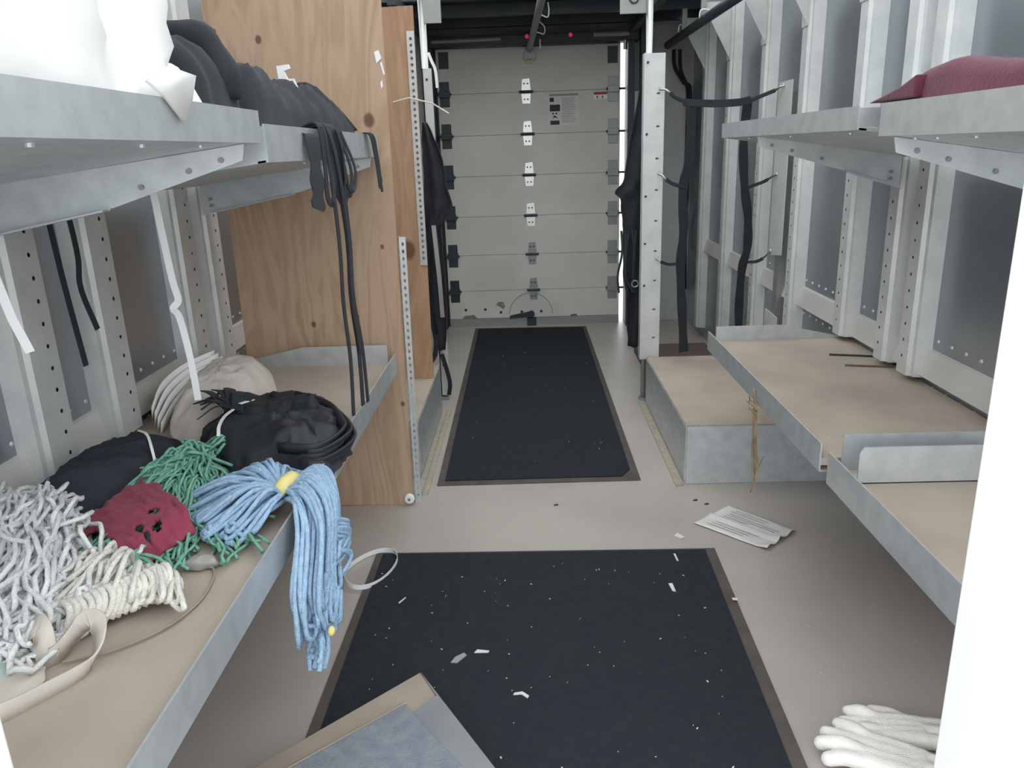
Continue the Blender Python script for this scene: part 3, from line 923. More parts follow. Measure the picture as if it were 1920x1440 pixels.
for k in range(60):
    x, y = rng.choice(((rng.uniform(0.62, 1.0), rng.uniform(1.2, 2.7)), (rng.uniform(-0.45, 0.65), rng.uniform(2.36, 2.85))))
    s = rng.uniform(0.0006, 0.0018)
    o.prism([(x - s, y - s, 0.0005), (x + 1.6 * s, y - 0.6 * s, 0.0005), (x + s, y + s, 0.0005)], (0, 0, 0.001))
o = mesh_obj('floor_dust', o, PAPER, None, origin=(0.5, 2.2, 0))
o['kind'] = 'stuff'
o['label'] = 'pale crumbs scattered on the bare grey floor'
o['category'] = 'dust'


def scrap(pts, label, m=PAPER, z=0.0105):
    c = Vector((sum(p[0] for p in pts) / len(pts), sum(p[1] for p in pts) / len(pts), z))
    solo('paper_scrap', MB().prism([(p[0], p[1], z) for p in pts], (0, 0, 0.0025)), m, label, 'scrap', c)


scrap([(-0.232, 1.735), (-0.215, 1.733), (-0.192, 1.765), (-0.20, 1.775), (-0.222, 1.758)], 'grey leaf shaped scrap on the front mat', INK)
scrap([(-0.172, 1.775), (-0.135, 1.775), (-0.132, 1.782), (-0.165, 1.788)], 'thin white torn scrap on the front mat')
scrap([(-0.065, 1.605), (-0.045, 1.607), (-0.03, 1.592), (-0.026, 1.60), (-0.042, 1.616), (-0.062, 1.612)], 'curved white scrap near the grey box corner')
scrap([(0.404, 2.10), (0.416, 2.10), (0.418, 2.055), (0.408, 2.06)], 'slim white scrap toward the mat right edge')
scrap([(0.452, 2.28), (0.458, 2.28), (0.46, 2.235), (0.455, 2.235)], 'hair thin white thread near the mat far edge')
scrap([(0.575, 2.015), (0.592, 2.012), (0.59, 2.002), (0.576, 2.005)], 'tiny white chip on the mat right border')
scrap([(0.48, 2.42), (0.50, 2.40), (0.515, 2.41), (0.505, 2.425), (0.495, 2.44)], 'small white fluff on the floor beyond the mat', z=0.001)
scrap([(-0.40, 2.05), (-0.397, 2.05), (-0.412, 2.02), (-0.416, 2.022)], 'sliver of white plastic near the mat left side')
for i, (x, y) in enumerate(((0.08, 2.685), (0.61, 2.70), (0.645, 2.665))):
    solo('floor_chip', MB().prism([(x - 0.008, y - 0.004, 0.0005), (x + 0.01, y - 0.002, 0.0005), (x + 0.006, y + 0.006, 0.0005)], (0, 0, 0.004)), DARKM,
         ('dark chip on the floor between the two mats', 'dark chip on the floor left of the paper sheet', 'second dark chip just above the paper sheet corner')[i], 'chip', (x, y, 0))

# paper sheet on the floor, printed lines, one torn curled edge
t = thing('paper_sheet', 'creased printed paper sheet lying on the grey floor', 'paper', (0.72, 2.48, 0))
A, B, C_, D_ = Vector((0.566, 2.510)), Vector((0.725, 2.645)), Vector((0.905, 2.435)), Vector((0.765, 2.305))
vs, fs = [], []
nu, nv = 24, 16
for i in range(nu + 1):
    for j in range(nv + 1):
        u, v = i / nu, j / nv
        p = A.lerp(D_, u).lerp(B.lerp(C_, u), v)
        z = 0.003 + 0.004 * (1 + noise.noise(Vector((u * 4, v * 4, 2)))) * 0.5 + (0.008 if abs(v - 0.42) < 0.04 else 0) + 0.014 * max(0, u - 0.88) / 0.12 * (0.6 + 0.4 * math.sin(v * 17))
        vs.append((p.x, p.y, z))
for i in range(nu):
    for j in range(nv):
        a = i * (nv + 1) + j
        fs.append((a, a + nv + 1, a + nv + 2, a + 1))
part('sheet', MB().add(vs, fs), PAPER, t, smooth=True, solid=0.001)
_i = MB()
for k, v in enumerate((0.12, 0.2, 0.28, 0.44, 0.55, 0.62, 0.69, 0.78, 0.86)):
    u0, u1 = 0.08 + 0.1 * rng.random(), 0.45 + 0.45 * rng.random()
    q = []
    for u, dv in ((u0, 0), (u1, 0), (u1, 0.012), (u0, 0.012)):
        p = A.lerp(D_, u).lerp(B.lerp(C_, u), v + dv)
        q.append((p.x, p.y, 0.0125 if k == 3 else 0.0085))
    _i.prism(q, (0, 0, 0.0008))
o = part('printed_lines', _i, INK, t)

# white strap loop
lp = []
for i in range(49):
    a = 2 * math.pi * i / 48
    x = -0.545 + 0.078 * math.cos(a) * (1 + 0.12 * math.sin(a)) + 0.008
    y = 2.222 + 0.112 * math.sin(a) + 0.03 * math.cos(a)
    lp.append((x, y, 0.014 + 0.004 * math.sin(a * 2)))
solo('strapping_loop', MB().ribbon(lp, 0.016, 0.0015, (0, 0, 1)), WHITEP, 'white plastic strapping loop lying half on the front mat', 'strap', (-0.54, 2.22, 0))

# grey carpet-topped box at the foot of the picture
t = thing('carpeted_board', 'low grey blue carpeted box with bare tan edge on the front mat', 'box', (-0.35, 1.25, 0.0))
A = Vector((-0.298, 1.64))
uL, uR = Vector((-0.32, -0.31)).normalized(), Vector((0.20, -0.32)).normalized()
P2 = lambda a, b, z: (A.x + uL.x * a + uR.x * b, A.y + uL.y * a + uR.y * b, z)
part('box_body', MB().prism([P2(0, 0, 0.0105), P2(0.62, 0, 0.0105), P2(0.62, 0.62, 0.0105), P2(0, 0.62, 0.0105)], (0, 0, 0.045)), BOXWOOD, t, bevel=0.002)
part('lid_board', MB().prism([P2(0.005, 0.105, 0.0555), P2(0.14, 0.115, 0.0555), P2(0.02, 0.62, 0.0555), P2(0.0, 0.62, 0.0555), P2(0.0, 0.005, 0.0555)], (0, 0, 0.004)), GREYL, t)
part('carpet_top', MB().prism([P2(0.085, 0.078, 0.0555), P2(0.62, 0.058, 0.0555), P2(0.62, 0.62, 0.0555), P2(0.03, 0.62, 0.0555)], (0, 0, 0.009)), BOXTOP, t, bevel=0.002)
part('wood_bead', MB().tube([P2(0.08, 0.074, 0.060), P2(0.61, 0.052, 0.060)], 0.004, 6), BOXWOOD, t)
solo('grey_card', MB().prism([P2(0.30, 0.37, 0.0655), P2(0.27, 0.48, 0.0655), P2(0.40, 0.52, 0.0655), P2(0.43, 0.41, 0.0655)], (0, 0, 0.002)), PAPER, 'pale card lying on the carpeted box', 'card', P2(0.35, 0.44, 0.0655))


# ------------------------------------------------------------------ gloves
def glove(label, origin, ang, scale, curl, mirror=1):
    m = MB()
    c, s = math.cos(ang), math.sin(ang)

    def T(x, y, z):
        x *= mirror
        return (origin[0] + (x * c - y * s) * scale, origin[1] + (x * s + y * c) * scale, origin[2] + z * scale)

    def limb(pts, rs):
        m.tube([T(*p) for p in spline(pts, 10)], [r * scale for r in [rs[0] + (rs[1] - rs[0]) * i / 9 for i in range(10)]], 10)
        m.ball(T(*pts[-1]), rs[1] * scale)
    # palm and cuff
    for x in (-0.03, -0.01, 0.012, 0.032):
        limb([(x * 0.9, -0.10, 0.022), (x, -0.05, 0.024), (x * 1.05, 0.0, 0.023)], (0.023, 0.021))
    limb([(-0.035, -0.19, 0.02), (0.0, -0.18, 0.022), (0.035, -0.19, 0.02)], (0.02, 0.02))
    limb([(-0.03, -0.19, 0.02), (-0.03, -0.1, 0.022)], (0.02, 0.02))
    limb([(0.03, -0.19, 0.02), (0.03, -0.1, 0.022)], (0.02, 0.02))
    limb([(0.0, -0.19, 0.022), (0.0, -0.1, 0.024)], (0.022, 0.021))
    for x, l, k in ((-0.034, 0.062, 0), (-0.012, 0.082, 1), (0.012, 0.078, 2), (0.034, 0.06, 3)):
        q = curl[k]
        limb([(x, -0.005, 0.024), (x * 1.3, l * 0.5, 0.026 + q * 0.6), (x * 1.6, l, 0.022 + q * 0.2)], (0.0175, 0.0150))
    limb([(-0.032, -0.075, 0.024), (-0.062, -0.04, 0.024), (-0.075, 0.0, 0.02)], (0.0175, 0.0135))
    me = solo('work_glove', m, GLOVE, label, 'glove', origin, remesh=0.0045)
    return me


glove('white cotton work glove with fingers toward the mat, front right corner', (0.705, 1.385, 0.0), math.radians(60), 1.1, (0.01, 0.02, 0.0, 0.01), 1)
glove('white cotton work glove lying behind the front right glove', (0.765, 1.46, 0.0), math.radians(82), 0.9, (0.02, 0.0, 0.015, 0.01), -1)


# ------------------------------------------------------------------ left lower shelf: mops, cloths, bags
ZD = 0.577


def strand(parent, pts, r, m, n=16, sides=5, wob=0.004):
    ps = spline(pts, n)
    sd = random.random() * 100
    q = []
    for i, p in enumerate(ps):
        f = min(1.0, i / 3.0)
        q.append(p + Vector((noise.noise(Vector((sd, i * 0.33, 0))), noise.noise(Vector((sd, i * 0.33, 7))), noise.noise(Vector((sd, i * 0.33, 13))))) * wob * f)
    part('strand', MB().tube(q, r, sides), m, parent, smooth=True)


R_ = random.Random(11)
U = R_.uniform
# blue mop: a fan of loops on the shelf, a thick tail over the lip
t = thing('blue_mop_head', 'blue looped mop head with yellow band hanging over left shelf edge', 'mop', (-0.50, 1.5, 0.62))
band = Vector((-0.515, 1.49, 0.628))
part('yellow_band', MB().tube([(-0.528, 1.452, 0.640), (-0.520, 1.475, 0.648), (-0.513, 1.50, 0.650), (-0.507, 1.522, 0.640)], [0.014, 0.017, 0.017, 0.013], 8), YELLOW, t, smooth=True)
for k in range(62):                                   # tail falling over the lip
    a = k / 61
    lay = U(0, 1)
    y_top = 1.41 + 0.16 * a + U(-0.01, 0.01)
    x_out = -0.468 + 0.055 * lay
    y_m = 1.27 + 0.215 * a + U(-0.012, 0.012)
    zend = (0.415 + 0.02 * math.sin(a * 9)) + U(-0.03, 0.04) + (0.05 if a > 0.7 else 0)
    y_b = 1.275 + 0.165 * a + U(-0.02, 0.02)
    start = band + Vector((U(-0.012, 0.012), (a - 0.5) * 0.05, U(-0.012, 0.014)))
    mid = Vector((-0.487 + 0.02 * lay, y_top, 0.646 + 0.016 * lay - 0.02 * abs(a - 0.5)))
    pts = [start, mid, (x_out, (y_top + y_m) / 2, 0.600 + 0.015 * lay), (x_out, y_m, 0.50), (x_out + U(-0.006, 0.006), y_b, zend)]
    if k % 3 == 0:                                    # looped end
        pts += [(x_out + U(0.0, 0.015), y_b + U(0.01, 0.03), zend - 0.012), (x_out + 0.012, y_b + U(0.02, 0.045), zend + U(0.02, 0.05))]
    strand(t, pts, 0.0056, MOPB, 20)
for k in range(20):                                   # tapering tied tip of the tail
    a = k / 19
    x0 = -0.455 + U(0, 0.035)
    strand(t, [(x0, 1.31 + 0.10 * a, 0.44), (x0, 1.315 + 0.05 * a, 0.395), (x0 + U(-0.005, 0.005), 1.30 + 0.032 * a, 0.365 + U(-0.01, 0.01)), (x0, 1.282 + 0.026 * a, 0.348 + U(-0.02, 0.03))], 0.0056, MOPB, 12)
for k in range(16):                                   # frayed stubs round the tip
    a = U(0, 1)
    d = -1 if k < 7 else 1
    strand(t, [(-0.43, 1.315, 0.39), (-0.42, 1.315 + d * 0.03, 0.39 + U(-0.02, 0.02)), (-0.415, 1.315 + d * U(0.045, 0.085), 0.375 + U(-0.03, 0.03))], 0.005, MOPB, 8)
for k in range(10):                                   # loose loops on the aisle side
    z = U(0.40, 0.56)
    strand(t, [(-0.425, 1.42, z + 0.04), (-0.405, 1.455, z + 0.02), (-0.40, 1.475 + U(0, 0.025), z - 0.01), (-0.41, 1.455, z - 0.03), (-0.425, 1.42, z - 0.03)], 0.005, MOPB, 14)
part('tip_tie', MB().ball((-0.408, 1.315, 0.402), 0.008, 0.010, 0.010), YELLOW, t, smooth=True)
for k in range(84):                                   # loops fanned on the shelf board
    a = k / 83
    ang = math.radians(100 + 150 * a + U(-6, 6))
    ln = 0.15 + 0.055 * math.sin(a * math.pi) + U(-0.03, 0.02)
    lay = U(0.0, 1.0)
    h = 0.012 + 0.06 * lay
    d = Vector((math.cos(ang), math.sin(ang), 0))
    side = Vector((-d.y, d.x, 0)) * U(0.012, 0.03)
    s0 = band + Vector((-0.01, 0, 0)) + side * 0.3 + Vector((0, 0, U(-0.02, 0.012)))
    e = band + d * ln
    e = Vector((min(e.x, -0.505), e.y, ZD + 0.006 + h * 0.5))
    m1 = band + d * ln * 0.5 + side * 0.6
    m2 = band + d * ln * 0.45 - side
    m1.x, m2.x = min(m1.x, -0.50), min(m2.x, -0.50)
    m1.z, m2.z = ZD + 0.02 + h, ZD + 0.008 + h * 0.8
    strand(t, [s0, m1, e + side * 0.4, e + d * 0.006, e - side * 0.5, m2], 0.0054, MOPB, 20)

# green mop
t = thing('green_mop_head', 'green thin stranded mop head under the burgundy cloth', 'mop', (-0.76, 1.5, ZD))
hub = Vector((-0.795, 1.70, ZD + 0.05))
for k in range(205):
    a = k / 204
    ang = math.radians(214 + 92 * a + U(-5, 5))
    ln = (0.20 + 0.29 * min(1, a * 1.6)) * (1 + U(-0.28, 0.06))
    d = Vector((math.cos(ang), math.sin(ang), 0))
    lay = U(0, 1)
    w = Vector((-d.y, d.x, 0))
    s0 = hub + Vector((U(-0.03, 0.03), U(-0.03, 0.03), U(-0.03, 0.01)))
    p1 = hub + d * ln * 0.35 + w * U(-0.02, 0.02)
    p2 = hub + d * ln * 0.7 + w * U(-0.03, 0.03)
    p3 = hub + d * ln + w * U(-0.05, 0.05)
    p1.z, p2.z, p3.z = ZD + 0.015 + 0.055 * lay, ZD + 0.008 + 0.03 * lay, ZD + 0.006 + 0.012 * lay
    for p in (p1, p2, p3):
        p.x = min(p.x, -0.515)
    strand(t, [s0, p1, p2, p3], 0.0033, MOPG, 22, wob=0.02)
for k in range(36):                                   # bunched top loops at its far end
    a = U(0, 6.28)
    c = hub + Vector((U(-0.04, 0.05), U(-0.03, 0.06), U(-0.03, 0.012)))
    strand(t, [c, c + Vector((0.03 * math.cos(a), 0.03 * math.sin(a), 0.02)), c + Vector((0.05 * math.cos(a + 1), 0.05 * math.sin(a + 1), 0.0)), c + Vector((0.06 * math.cos(a + 1.8), 0.06 * math.sin(a + 1.8), -0.03))], 0.004, MOPG, 12, wob=0.006)
for (cx, cy, n, a0) in ((-0.90, 1.30, 26, 200), (-0.735, 1.235, 24, 300), (-0.81, 1.285, 22, 265)):   # tufts that stick out below the burgundy cloth
    for k in range(n):
        ang = math.radians(a0 + U(-60, 60))
        l = U(0.03, 0.085)
        strand(t, [(cx + U(-0.02, 0.02), cy + U(-0.01, 0.03), ZD + U(0.02, 0.05)), (cx + l * 0.5 * math.cos(ang), cy + l * 0.5 * math.sin(ang), ZD + U(0.02, 0.05)),
                   (cx + l * math.cos(ang), cy + l * math.sin(ang), ZD + U(0.008, 0.02))], 0.0034, MOPG, 9, wob=0.008)

# white mop: a long pile of thick loops
t = thing('white_mop_head', 'large white mop head of thick looped yarn, front left of shelf', 'mop', (-0.95, 1.3, ZD))
for k in range(285):
    a = U(0, 1)
    x0, y0 = -1.11 + 0.155 * a + U(-0.03, 0.02), 1.545 - 0.12 * a + U(-0.03, 0.02)
    lay = U(0, 1) ** 0.8
    dx, dy = 0.10 + 0.10 * U(0, 1), -0.38 - 0.20 * U(0, 1) + 0.16 * a
    hm = ZD + 0.012 + (0.075 + 0.02 * math.sin(a * 3)) * lay
    w = U(-0.05, 0.05)
    pts = [(x0, y0, ZD + 0.01 + 0.03 * lay), (x0 + dx * 0.25 + w, y0 + dy * 0.25, hm), (x0 + dx * 0.6 + U(-0.05, 0.05), y0 + dy * 0.6, hm - 0.005), (x0 + dx + U(-0.03, 0.04), y0 + dy, ZD + 0.012 + 0.05 * lay),
           (x0 + dx + U(0.0, 0.05), y0 + dy - 0.02, ZD + 0.008 + 0.02 * lay), (x0 + dx + U(0.02, 0.06), y0 + dy + U(0.03, 0.09), ZD + 0.01 + 0.04 * lay)]
    pts = [(max(p[0], -1.10), p[1], p[2]) for p in pts]
    strand(t, pts, U(0.0040, 0.0050), MOPW, 32, wob=0.034)
# cream mop end: short looped yarn with a braided side
t = thing('cream_mop_end', 'cream tightly looped mop end between the white mop and green tufts', 'mop', (-0.73, 1.14, ZD))
for k in range(70):
    a = k / 69
    x0, y0 = -0.815 + 0.155 * a + U(-0.012, 0.012), 1.255 - 0.10 * a * 0.6 + U(-0.012, 0.012)
    lay = U(0, 1)
    l = U(0.05, 0.13)
    ang = math.radians(250 + 60 * a + U(-15, 15))
    h = 0.025 + 0.055 * lay * math.sin(math.pi * min(1, max(0, 0.15 + a * 0.8)))
    e = (x0 + l * math.cos(ang), y0 + l * math.sin(ang))
    strand(t, [(x0, y0, ZD + 0.008), (x0 * 0.7 + e[0] * 0.3 + 0.012, y0 * 0.7 + e[1] * 0.3, ZD + h), (e[0], e[1], ZD + 0.012 + h * 0.5), (e[0] - 0.02, e[1] + 0.012, ZD + 0.01 + h * 0.3), (x0 * 0.5 + e[0] * 0.5 - 0.02, y0 * 0.5 + e[1] * 0.5, ZD + h * 0.9)],
           0.0052, MOPY, 18, wob=0.006)
for k in range(16):                                   # the braid: crossed short loops toward the aisle
    a = k / 15
    c = Vector((-0.645 - 0.11 * a, 1.175 - 0.115 * a, ZD + 0.03))
    strand(t, [c + Vector((-0.03, 0.02, -0.015)), c + Vector((-0.005, 0.012, 0.022)), c + Vector((0.018, -0.008, 0.012)), c + Vector((0.008, -0.03, -0.018))], 0.0065, MOPY, 10, wob=0.003)

# burgundy cloth with torn holes, over the green mop
vs, fs = [], []
nu, nv = 44, 36
cA, cB, cC, cD = Vector((-0.855, 1.545)), Vector((-0.660, 1.350)), Vector((-0.73, 1.230)), Vector((-0.925, 1.325))
holes = [(0.62, 0.30, 0.055, 0.05), (0.72, 0.55, 0.05, 0.06), (0.83, 0.42, 0.05, 0.06), (0.86, 0.58, 0.055, 0.07)]
for i in range(nu + 1):
    for j in range(nv + 1):
        u, v = i / nu, j / nv
        p = cA.lerp(cB, u).lerp(cD.lerp(cC, u), v)
        p = p + Vector((noise.noise(Vector((u * 5, v * 5, 1))), noise.noise(Vector((u * 5, v * 5, 9))))) * 0.014
        z = ZD + 0.056 + 0.012 * math.sin(math.pi * u) * (1 - v * 0.6) - 0.024 * v + 0.010 * ridge(u * 2 + v * 3, v * 5, 3) + 0.003 * noise.noise(Vector((u * 16, v * 16, 0))) - 0.03 * max(0, u - 0.85) / 0.15
        vs.append((p.x, p.y, z))
for i in range(nu):
    for j in range(nv):
        u, v = (i + 0.5) / nu, (j + 0.5) / nv
        if any(((u - h[0]) / h[2]) ** 2 + ((v - h[1]) / h[3]) ** 2 < 1 for h in holes):
            continue
        if 0.30 < u < 0.62 and v > 0.80 + 0.25 * abs(u - 0.46):
            continue
        a = i * (nv + 1) + j
        fs.append((a, a + 1, a + nv + 2, a + nv + 1))
solo('burgundy_cloth', MB().add(vs, fs), BURG, 'burgundy knitted cloth with torn holes lying on the green mop', 'cloth', (-0.78, 1.4, ZD), smooth=True, solid=0.006)

# black cloth heap at the wall, tied with a white tie
t = thing('black_cloth_bundle', 'dull black cloth heap by the left wall studs with white tie', 'cloth', (-0.98, 1.7, ZD))
part('cloth', heap([(-1.082, 1.80), (-1.05, 1.88), (-0.95, 1.88), (-0.88, 1.83), (-0.845, 1.76), (-0.87, 1.62), (-0.895, 1.47), (-0.98, 1.36), (-1.07, 1.34), (-1.082, 1.5)], ZD,
                   lambda x, y, t: 0.080 - 0.06 * (y - 1.6), 2.0, p=3.0, q=0.6, fold=0.022, ff=(7, 11)), NAVYF, t, smooth=True)
part('white_tie', MB().ribbon(spline([(-0.965, 1.765, ZD + 0.095), (-0.925, 1.725, ZD + 0.098), (-0.893, 1.675, ZD + 0.085), (-0.872, 1.64, ZD + 0.05), (-0.865, 1.62, ZD + 0.02)], 16), 0.006, 0.002, (1, 1, 0)), WHITEP, t)
part('lint_fleck', MB().tube([(-0.99, 1.495, ZD + 0.085), (-0.98, 1.50, ZD + 0.09), (-0.97, 1.495, ZD + 0.085)], 0.003, 5), WHITEP, t)

# white canvas bag, collapsed
t = thing('white_canvas_bag', 'crumpled off white canvas bag with folded rims behind the black bundle', 'bag', (-0.93, 2.25, ZD))
part('bag_body', heap([(-1.02, 2.10), (-1.06, 2.30), (-1.05, 2.50), (-0.97, 2.56), (-0.86, 2.45), (-0.80, 2.28), (-0.80, 2.08), (-0.84, 1.94), (-0.92, 1.90), (-0.99, 1.98)], ZD,
                      lambda x, y, t: 0.085 + 0.03 * math.sin((y - 1.9) * 4), 7.0, p=3.2, q=0.5, fold=0.016, ff=(8, 6)), OFFW, t, smooth=True)
for k in range(4):
    o_ = 0.012 * k
    part('folded_rim', MB().ribbon(spline([(-1.03 - o_, 2.0 + o_, ZD + 0.012 + 0.012 * k), (-1.035 - o_, 2.12, ZD + 0.045 + 0.015 * k), (-1.02 - o_, 2.24, ZD + 0.07 + 0.014 * k), (-0.97 - o_, 2.36, ZD + 0.095 + 0.010 * k)], 18), 0.05, 0.003, (0.3, -0.2, 1)), WHITEF, t, smooth=True)
part('front_rim', MB().tube(spline([(-1.0, 2.02, ZD + 0.03), (-0.95, 1.915, ZD + 0.016), (-0.88, 1.90, ZD + 0.014), (-0.82, 1.98, ZD + 0.018), (-0.79, 2.10, ZD + 0.03)], 26), 0.010, 8), OFFW, t, smooth=True)

# folded black aprons, strap ends sticking out, tied with a white tie
t = thing('black_apron_bundle', 'tied bundle of folded black aprons on left shelf, straps fanning out', 'clothing', (-0.72, 1.97, ZD))
part('apron_stack', heap([(-0.86, 1.96), (-0.80, 2.10), (-0.65, 2.12), (-0.54, 2.02), (-0.478, 1.88), (-0.462, 1.77), (-0.495, 1.65), (-0.60, 1.68), (-0.74, 1.70), (-0.84, 1.80)], ZD,
                         lambda x, y, t: 0.066 + 0.015 * math.sin((x + 0.9) * 7), 12.0, p=5.5, q=0.42, fold=0.026, ff=(5, 15), edge=0.02), BLACKS, t, smooth=True)
for k in range(6):                                    # folded layers seen at the aisle end
    z = ZD + 0.014 + 0.012 * k
    o_ = 0.004 * ((k * 37) % 5)
    part('fold', MB().ribbon(spline([(-0.66 + o_, 2.10 - 0.01 * k, z + 0.012), (-0.55, 2.02 - 0.012 * k, z + 0.010), (-0.485 + o_, 1.89 - 0.01 * k, z + 0.006), (-0.468 + o_, 1.78, z), (-0.505, 1.68, z - 0.004), (-0.60, 1.69 + o_, z - 0.004)], 26), 0.026, 0.007, (0.5, -0.15, 1)), BLACKS, t, smooth=True)
for k, (x, y, a) in enumerate(((-0.808, 1.749, 205), (-0.833, 1.830, 195), (-0.892, 1.921, 178), (-0.917, 2.002, 168), (-0.877, 1.965, 160), (-0.881, 2.023, 150), (-0.846, 1.986, 138), (-0.835, 2.019, 122), (-0.818, 2.023, 108), (-0.786, 1.981, 95), (-0.780, 2.014, 84), (-0.853, 1.874, 186), (-0.733, 1.967, 70))):   # strap ends
    a = math.radians(a)
    e = Vector((x, y, ZD + 0.115 + U(-0.012, 0.012)))
    b0 = Vector((-0.775 + U(-0.015, 0.015), 1.90 + U(-0.02, 0.02), ZD + 0.09))
    m_ = (b0 + e) / 2 + Vector((0, 0, 0.022))
    part('strap_end', MB().ribbon(spline([b0, m_, e], 10), [0.03] * 6 + [0.032, 0.028, 0.018, 0.004], 0.003, (-math.sin(a), math.cos(a), 0.3)), BLACKF, t)
part('white_tie', MB().ribbon(spline([(-0.765, 1.865, ZD + 0.110), (-0.772, 1.82, ZD + 0.106), (-0.765, 1.765, ZD + 0.10), (-0.757, 1.735, ZD + 0.086)], 14), 0.008, 0.002, (1, 0.1, 0)), WHITEP, t)
part('white_tag', MB().ribbon([(-0.762, 1.905, ZD + 0.112), (-0.738, 1.94, ZD + 0.112)], 0.012, 0.002, (0.6, -0.5, 0)), WHITEP, t)

# cream cotton strap and a thin cord at the front of the shelf
solo('cotton_strap', MB().ribbon(spline([(-0.80, 1.02, ZD + 0.02), (-0.755, 1.005, ZD + 0.055), (-0.735, 0.985, ZD + 0.012), (-0.70, 1.03, ZD + 0.045), (-0.675, 1.02, ZD + 0.035), (-0.665, 0.965, ZD + 0.012), (-0.70, 0.905, ZD + 0.010), (-0.745, 0.85, ZD + 0.012), (-0.82, 0.81, ZD + 0.012)], 50), 0.035, 0.003,
                                 (0.35, 0.3, 0.7)), CREAM, 'twisted cream cotton strap at the front of left shelf', 'strap', (-0.72, 0.95, ZD), smooth=True)
t = thing('cotton_cloth', 'wide cream cotton cloth with a green stain under the white mop end', 'cloth', (-0.83, 0.95, ZD))
part('cloth', heap([(-0.86, 1.03), (-0.775, 1.03), (-0.748, 0.985), (-0.715, 0.918), (-0.735, 0.895), (-0.80, 0.84), (-0.88, 0.86)], ZD, 0.008, 71.0, rings=10, seg=50, fold=0.004, ff=(12, 12), rough=0.001), CREAM, t, smooth=True)
part('green_stain', heap([(-0.85, 0.99), (-0.80, 1.0), (-0.775, 0.965), (-0.77, 0.935), (-0.80, 0.905), (-0.85, 0.90)], ZD + 0.0085, 0.004, 72.0, rings=6, seg=36, fold=0.001, rough=0.0005), STAIN, t, smooth=True)
solo('cord', MB().tube(spline([(-0.67, 1.25, ZD + 0.012), (-0.62, 1.275, ZD + 0.006), (-0.585, 1.235, ZD + 0.004), (-0.575, 1.15, ZD + 0.004), (-0.60, 1.07, ZD + 0.004), (-0.66, 1.01, ZD + 0.004), (-0.72, 0.985, ZD + 0.004)], 40), 0.0022, 5), BOXWOOD,
     'thin tan cord curving across the left shelf board', 'cord', (-0.6, 1.1, ZD), smooth=True)
solo('tissue_wad', MB().add(*(lambda b: (b.v, b.f))(blob((-0.62, 1.262, ZD + 0.010), (0.024, 0.014, 0.010), 2.2, 3.0, 0.012, 40, 0.006, ZD, 24, 14))), GREYC, 'crumpled clear grey plastic wad beside the cord', 'litter', (-0.62, 1.26, ZD), smooth=True)

# straps hanging down from the left upper shelf
solo('white_hanging_strap', MB().ribbon(spline([(-0.85, 1.80, 1.235), (-0.845, 1.80, 1.14), (-0.838, 1.80, 1.03), (-0.832, 1.80, 0.985), (-0.845, 1.795, 0.965), (-0.835, 1.80, 0.94), (-0.825, 1.80, 0.84), (-0.822, 1.80, 0.735)], 40), 0.016, 0.002, (1, 0.2, 0)), WHITEP,
     'long white strap with kink hanging before the paired studs', 'strap', (-0.84, 1.8, 1.2))
solo('white_hanging_strap', MB().ribbon([(-0.905, 1.28, 1.265), (-0.90, 1.28, 1.15), (-0.885, 1.285, 1.05), (-0.87, 1.29, 0.99)], 0.016, 0.002, (1, 0.2, 0)), WHITEP,
     'short white strap at the left picture edge below the upper shelf', 'strap', (-0.9, 1.28, 1.2))
t = thing('black_hanging_straps', 'pair of black straps hanging between the two nearest left studs', 'strap', (-1.06, 1.75, 1.2))
part('strap', MB().ribbon(spline([(-1.07, 1.74, 1.255), (-1.068, 1.75, 1.05), (-1.06, 1.76, 0.84)], 12), 0.016, 0.002, (0.2, 1, 0)), BLACKF, t)
part('strap', MB().ribbon(spline([(-1.06, 1.80, 1.255), (-1.058, 1.81, 1.10), (-1.06, 1.80, 1.02), (-1.05, 1.82, 0.915)], 14), 0.016, 0.002, (0.2, 1, 0)), BLACKF, t)

# ------------------------------------------------------------------ upper left shelf: laundry bags and garments
solo('white_laundry_bag', blob((-0.79, 1.02, 1.55), (0.245, 0.272, 0.27), 4.6, 4.0, 0.05, 5.0, 0.012, DECK_UP, flow=(1, 1, 0.4)), WHITEF, 'bulging white laundry bag on the left upper shelf, next to black garments', 'bag', (-0.79, 1.0, 1.32), smooth=True)
t = thing('draped_white_towel', 'white towel slipping over the left upper shelf lip below the laundry bag', 'towel', (-0.52, 1.2, 1.38))
_b = heap([(-0.70, 1.0), (-0.70, 1.28), (-0.58, 1.355), (-0.515, 1.33), (-0.503, 1.24), (-0.505, 1.12), (-0.53, 1.02)], DECK_UP, 0.10, 9.0, rings=12, seg=60, p=2.8, q=0.5, fold=0.02, ff=(10, 10), edge=0.002)
part('towel', _b, WHITEF, t, smooth=True)
part('corner_flap', MB().prism([(-0.483, 1.06, 1.400), (-0.481, 1.10, 1.385), (-0.479, 1.147, 1.354), (-0.480, 1.18, 1.378), (-0.484, 1.22, 1.42), (-0.486, 1.14, 1.425)], (-0.006, 0, 0)), WHITEF, t, smooth=True)
solo('white_laundry_sack', blob((-0.79, 0.62, 1.55), (0.27, 0.17, 0.28), 2.8, 21.0, 0.05, 6.0, 0.012, DECK_UP, flow=(1, 1, 0.4)), OFFW, 'second white sack at the left picture edge on the upper shelf', 'bag', (-0.79, 0.62, 1.32), smooth=True)

